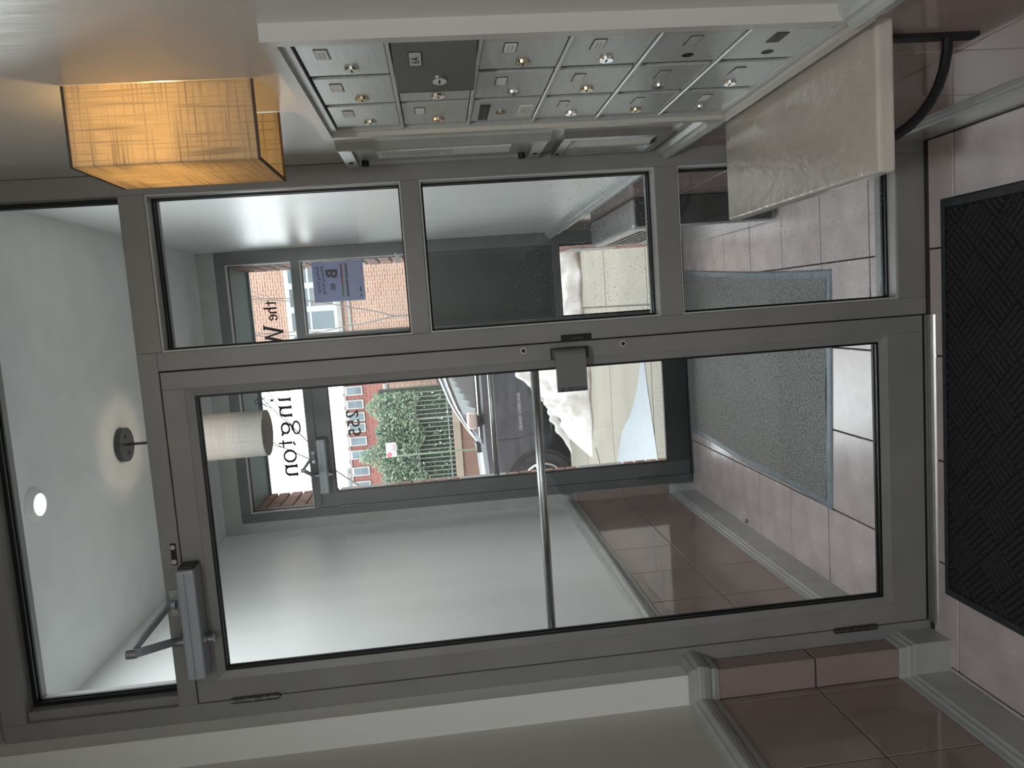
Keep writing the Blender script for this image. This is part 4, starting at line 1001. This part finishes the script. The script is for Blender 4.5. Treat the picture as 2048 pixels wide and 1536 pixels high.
# bright mouldings
bm = BM(); tube(bm, [(x, gy(x, 1.02)-.012, 1.020) for x in [-1.14+.16*k for k in range(21)]], 0.009, 6); build('belt_moulding', bm, 'chrome', car)
bm = BM(); tube(bm, [(x, gy(x, tp(x)+.012)-.010, tp(x)+.014) for x in [-1.13+.16*k for k in range(21)]], 0.011, 6); build('roof_moulding', bm, 'chrome', car)
bm = BM(); tube(bm, [(x, CY-(lambda: [w_+(w2-w_)*(x-xa)/(xb-xa) for (xa, za, w_), (xb, zb_, w2) in zip(roof, roof[1:]) if xa <= x <= xb][0])()-.012, rz(x)+.006) for x in [-1.20+.16*k for k in range(21)]], 0.013, 6); build('roof_rail', bm, 'rim', car)
# windscreen
bm = BM(); f_ = [(-1.235, CY-.74, 1.045), (-1.235, CY+.74, 1.045), (-.40, CY+.58, 1.482), (-.40, CY-.58, 1.482)]
bm.faces.new([bm.verts.new(p) for p in f_]); r = bmesh.ops.extrude_face_region(bm, geom=bm.faces[:]); bmesh.ops.translate(bm, vec=(-.012, 0, .02), verts=[v for v in r['geom'] if isinstance(v, bmesh.types.BMVert)])
build('windscreen', bm, 'car_glass', car)
bm = BM(); prism(bm, [(CY-.72, 1.0), (CY-.3, 1.03), (CY+.3, 1.03), (CY+.72, 1.0), (CY+.72, 1.06), (CY-.72, 1.06)], 'x', -1.36, -1.24); build('wiper_cowl', bm, 'car_trim', car)
# seams, handle, mirror, lettering
ysd = CY-HW-.001
bm = BM(); tube(bm, [(-1.17, CY-.93*HW-.006, 1.0), (-1.19, CY-HW*.995, .85), (-1.185, ysd, .55), (-1.12, ysd+.01, .25)], 0.004, 5); tube(bm, [(.20, CY-.93*HW-.006, 1.0), (.20, ysd, .60), (.20, ysd+.01, .2)], 0.004, 5); tube(bm, [(1.20, CY-.93*HW-.006, 1.0), (1.20, ysd, .65)], 0.004, 5); build('door_seam', bm, 'car_trim', car)
for x in (-.40+.48, .98): build('door_handle', bx(BM(), x-.12, x+.10, CY-HW-.03, CY-HW+.01, .855, .885, .01, 2), 'chrome', car)
bm = BM(); bx(bm, -1.0, -.80, CY-HW-.20, CY-HW-.01, 1.045, 1.165, .035, 3); mr_ = build('side_mirror', bm, 'mirror_shell', car); build('mirror_foot', bx(BM(), -1.0, -.86, CY-HW-.06, CY-.86, 1.0, 1.05, .01), 'car_trim', mr_)
bm = BM(); text_mesh(bm, 'GRAND CHEROKEE', 0.052, lambda u, v: (-1.09+u, CY-HW-.004, .505+v), 0.001); build('badge_lettering', bm, 'sign_white', car)
bm = BM(); prism(bm, [(-1.05, .24), (1.0, .24), (1.0, .36), (-1.05, .36)], 'y', CY-HW-.012, CY-HW+.02); build('sill_cladding', bm, 'car_trim', car)
bm = BM(); bx(bm, -2.62, -2.34, CY-.90, CY-.80, .70, .82, .02); build('headlight', bm, 'rim', car)
for wx in (-1.77, 1.15):
    for sgn in (-1, 1):
        yo = CY+sgn*HW
        ar = build('arch_liner', cyl(BM(), (wx, yo-sgn*.10, .30), (wx, yo+sgn*.004, .30), .435, n=36), 'car_trim', car)
        tube_ = build('tire', cyl(BM(), (wx, yo-sgn*.22, .285), (wx, yo+sgn*.018, .285), .380, n=40), 'tire', car)
        bm = BM(); ringp = [(wx+.255*math.cos(2*math.pi*k/28), yo+sgn*.022, .285+.255*math.sin(2*math.pi*k/28)) for k in range(29)]; tube(bm, ringp, .016, 6)
        for k in range(5):
            a = 2*math.pi*k/5+.3
            tube(bm, [(wx+.04*math.cos(a), yo+sgn*.024, .285+.04*math.sin(a)), (wx+.25*math.cos(a), yo+sgn*.024, .285+.25*math.sin(a))], .020, 6)
        cyl(bm, (wx, yo+sgn*.015, .285), (wx, yo+sgn*.034, .285), .05, n=14)
        build('rim', bm, 'rim', tube_)

# ================================================================== ACROSS THE STREET
# retaining wall and fence
rw = tag(box('wall_retaining', 'brick_low', None, -14, -1.30, 15.0, 15.35, -0.05, 1.10), 'low brick retaining wall across the street', 'wall', kind='structure')
box('coping', 'coping', rw, -14, -1.30, 14.95, 15.40, 1.10, 1.27, 0.01)
fe = empty('iron_fence', (-4, 15.15, 1.27), 'pale iron picket fence on the low wall across the street', 'fence')
k = 0; x = -7.0; _pk = None
while x < -1.35:
    post = (k % 14 == 6)
    piece('fence_post' if post else 'picket', 'fence_iron', fe, x, 15.15, 1.27+0.50, 0.05 if post else 0.022, 0.022, 1.0, 0.003)
    x += 0.104; k += 1
for z in (1.36, 2.10): box('fence_rail', 'fence_iron', fe, -7.05, -1.33, 15.14, 15.175, z, z+0.03)
# hedge foliage
def hedge(name, layers, label, seed):
    rnd = random.Random(seed); vs = []; fs = []; mi = []
    me = bpy.data.meshes.new(name); names = []
    for n, fn, m, size in layers:
        if m not in names: names.append(m); me.materials.append(MAT[m])
        for i in range(n):
            x, y, z = fn(rnd); a, b = rnd.uniform(0, 6.28), rnd.uniform(-.9, .9); s_ = size*rnd.uniform(.6, 1.4)
            u = Vector((math.cos(a), math.sin(a)*.6, math.sin(b))).normalized()*s_; v = Vector((-math.sin(a)*.5, .4, math.cos(b))).normalized()*s_*.5
            c = Vector((x, y, z)); k = len(vs); vs += [c-u, c+v, c+u, c-v]; fs.append((k, k+1, k+2, k+3)); mi.append(names.index(m))
    # dark inner mass
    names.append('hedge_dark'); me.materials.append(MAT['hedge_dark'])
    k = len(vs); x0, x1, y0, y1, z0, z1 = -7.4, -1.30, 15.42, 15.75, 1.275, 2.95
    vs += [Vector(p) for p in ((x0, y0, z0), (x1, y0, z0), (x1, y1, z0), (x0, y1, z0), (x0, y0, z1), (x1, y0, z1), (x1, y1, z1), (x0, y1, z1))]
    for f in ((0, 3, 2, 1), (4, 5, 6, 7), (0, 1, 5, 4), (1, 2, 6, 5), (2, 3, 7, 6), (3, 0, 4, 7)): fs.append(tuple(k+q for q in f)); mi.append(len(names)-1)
    me.from_pydata([tuple(p) for p in vs], [], fs)
    me.polygons.foreach_set('material_index', mi)
    o = obj(name, me); return tag(o, label, 'hedge', kind='stuff')
def hfun(r):
    x = r.uniform(-7.2, -1.35); top = 3.15+.16*math.sin(4*x)+.10*math.sin(11*x+1); z = 2.02+.12*math.sin(6*x)+(top-2.02)*r.random()**.85
    return x, 15.0+.55*r.random(), z
def hfun2(r):
    x = r.uniform(-7.2, -1.35); return x, 15.28+.4*r.random(), r.uniform(1.33, 2.3)
hedge('hedge', [(15000, hfun, 'leaf', .040), (4600, lambda r: (lambda p: (p[0], p[1]-.10, p[2]))(hfun(r)), 'leaf_pale', .032), (3000, hfun2, 'leaf', .045), (160, lambda r: (lambda p: (p[0], 15.10, p[2]))(hfun2(r)), 'sign_white', .030)], 'dense green hedge spilling over the pale iron fence', 11)
# street sign
sp_ = empty('street_sign', (-2.28, 12.3, 0.0), 'white parking sign on a thin green pole across the street', 'sign')
box('pole', 'pole_green', sp_, -2.322, -2.288, 12.30, 12.325, 0.0, 2.66, .003)
pl_ = box('sign_plate', 'sign_white', sp_, -2.312, -2.028, 12.285, 12.297, 2.42, 2.625, .002)
bm = BM(); pts = [(a, b, .022) for a, b, c in arc(0, 0, .034, .034, 0, 360, 1, 1)]; ribbon(bm, pts, lambda u, v: (-2.265+u, 12.282, 2.565+v)); ribbon(bm, [(-.024, .024, .014), (.024, -.024, .014)], lambda u, v: (-2.265+u, 12.282, 2.565+v)); build('no_parking_symbol', bm, 'sign_red', pl_)
build('arrow_bar', bx(BM(), -2.20, -2.06, 12.282, 12.286, 2.462, 2.474), 'sign_red', pl_)
bm = BM()
for k in range(3): bx(bm, -2.21, -2.06, 12.282, 12.286, 2.592-k*.034, 2.600-k*.034)
build('print', bm, 'card_print', pl_)
# big brick building
bb = empty('brick_building', (4, 20, 0), 'large tan brick building with white windows across the street', 'building')
box('facade', 'brick_big', bb, -1.32, 12.0, 18.0, 24.0, 0, 14.0)
box('porch_wing', 'brick_big', bb, -1.64, -1.30, 17.1, 18.6, 0, 2.85, 0.01); box('porch_coping', 'limestone', bb, -1.67, -1.30, 17.05, 18.6, 2.85, 2.93, 0.01)
def wgroup(x0, npane, z0, z1, pw=0.46, gap=0.16):
    wd = npane*pw+(npane-1)*gap+2*0.12
    wf_ = box('window', 'win_white', bb, x0, x0+wd, 17.93, 18.02, z0-.10, z1+.12)
    box('window_sill', 'limestone', bb, x0-.08, x0+wd+.08, 17.88, 18.02, z0-.22, z0-.10)
    for k in range(npane):
        a = x0+.12+k*(pw+gap)
        p = box('pane', 'win_pane', wf_, a, a+pw, 17.915, 17.94, z0, z1)
        box('sash_bar', 'win_white', wf_, a, a+pw, 17.905, 17.92, z0+(z1-z0)*.52, z0+(z1-z0)*.52+.05)
        if k % 2 == 0: box('blind', 'blind', wf_, a+.01, a+pw-.01, 17.908, 17.917, z0+.02, z0+(z1-z0)*.45)
for zf in (4.16, 7.6, 1.0): wgroup(-.52, 4, zf, zf+1.08)
for xg in (3.6, 7.4):
    for zf in (4.16, 7.6, 1.0): wgroup(xg, 4, zf, zf+1.08)
box('stone_band', 'limestone', bb, -1.33, 12.0, 17.96, 18.03, 3.72, 3.80)
# far row house
fr_ = empty('row_house', (-9, 52, 0), 'distant red brick row house with white framed windows', 'building')
box('facade', 'brick_far', fr_, -40, -2.4, 50.0, 58.0, 0, 8.30)
box('cornice', 'parapet', fr_, -40, -2.4, 49.9, 50.1, 8.28, 8.42)
bm = BM(); x = -20.0
while x < -2.6:
    bx(bm, x, x+.22, 49.86, 50.1, 8.40, 8.52); x += .95
build('cornice_caps', bm, 'parapet', fr_)
for xw in (-3.5, -4.46, -5.42, -6.30, -7.06, -8.02, -8.98, -10.18, -11.2, -12.2, -13.2):
    for zb in (7.22, 4.6, 2.2):
        wn_ = box('window', 'win_white', fr_, xw-.31, xw+.31, 49.88, 50.02, zb-.10, zb+1.08)
        box('pane', 'win_pane', wn_, xw-.24, xw+.24, 49.85, 49.90, zb, zb+.48); box('pane', 'win_pane', wn_, xw-.24, xw+.24, 49.85, 49.90, zb+.52, zb+.98)
gb_ = empty('far_tower', (-22, 76, 0), 'hazy grey building far behind the row house', 'building')
box('facade', 'facade_grey', gb_, -34, -14.9, 75, 85, 0, 11.9); box('parapet', 'facade_grey', gb_, -34, -14.8, 74.9, 75.2, 11.9, 12.2)
# trees
def tree(name, base, h, seed, label, lean=(0, 0), r0=.07, depth=5, spread=.55, leaves=0):
    rnd = random.Random(seed); t = empty(name, base, label, 'tree'); bm = BM(); tips = []
    def grow(p, d, ln_, r, k):
        pts = [p]; q = Vector(p); dd = Vector(d)
        for i in range(3):
            dd = (dd+Vector((rnd.uniform(-.12, .12), rnd.uniform(-.05, .05), rnd.uniform(-.03, .12)))).normalized(); q = q+dd*ln_/3; pts.append(Vector(q))
        tube(bm, pts, [r, r*.88, r*.76, r*.64], 5 if k > 2 else 4)
        if k == 0: tips.append(q); return
        for c in range(rnd.choice((2, 3)) if k > 1 else 2):
            nd = (dd+Vector((rnd.uniform(-1, 1), rnd.uniform(-.4, .4), rnd.uniform(-.2, .7)))*spread).normalized()
            grow(pts[-1] if c < 2 else pts[2], nd, ln_*rnd.uniform(.62, .85), r*.62, k-1)
    grow(Vector(base), Vector((lean[0], lean[1], 1)).normalized(), h*.34, r0, depth)
    build('branches', bm, 'bark', t)
    if leaves:
        vs = []; fs = []
        for i in range(leaves):
            c = rnd.choice(tips)+Vector((rnd.uniform(-.1, .1), rnd.uniform(-.1, .1), rnd.uniform(-.15, .05))); u = Vector((rnd.uniform(-1, 1), 0, rnd.uniform(-1, 1))).normalized()*.035; v = Vector((u.z, .01, -u.x))*.6
            k = len(vs); vs += [c-u-Vector(base), c+v-Vector(base), c+u-Vector(base), c-v-Vector(base)]; fs.append((k, k+1, k+2, k+3))
        me = bpy.data.meshes.new('leaves'); me.from_pydata([tuple(p) for p in vs], [], fs); me.materials.append(MAT['leaf']); o = obj('leaves', me, None, t); o['kind'] = 'stuff'
    return t
tree('bare_tree', (0.29, 16.3, 0.0), 7.3, 5, 'bare winter tree in front of the tan brick building', r0=.032, depth=6, spread=.40)
tree('street_tree', (-4.9, 13.0, 0.0), 9.0, 23, 'tall thin tree with a few leaves against the white sky', lean=(.42, 0), r0=.05, depth=6, spread=.5, leaves=260)
print('triangles', sum(len(o.data.polygons) for o in S.objects if o.type == 'MESH'), 'objects', len(S.objects))
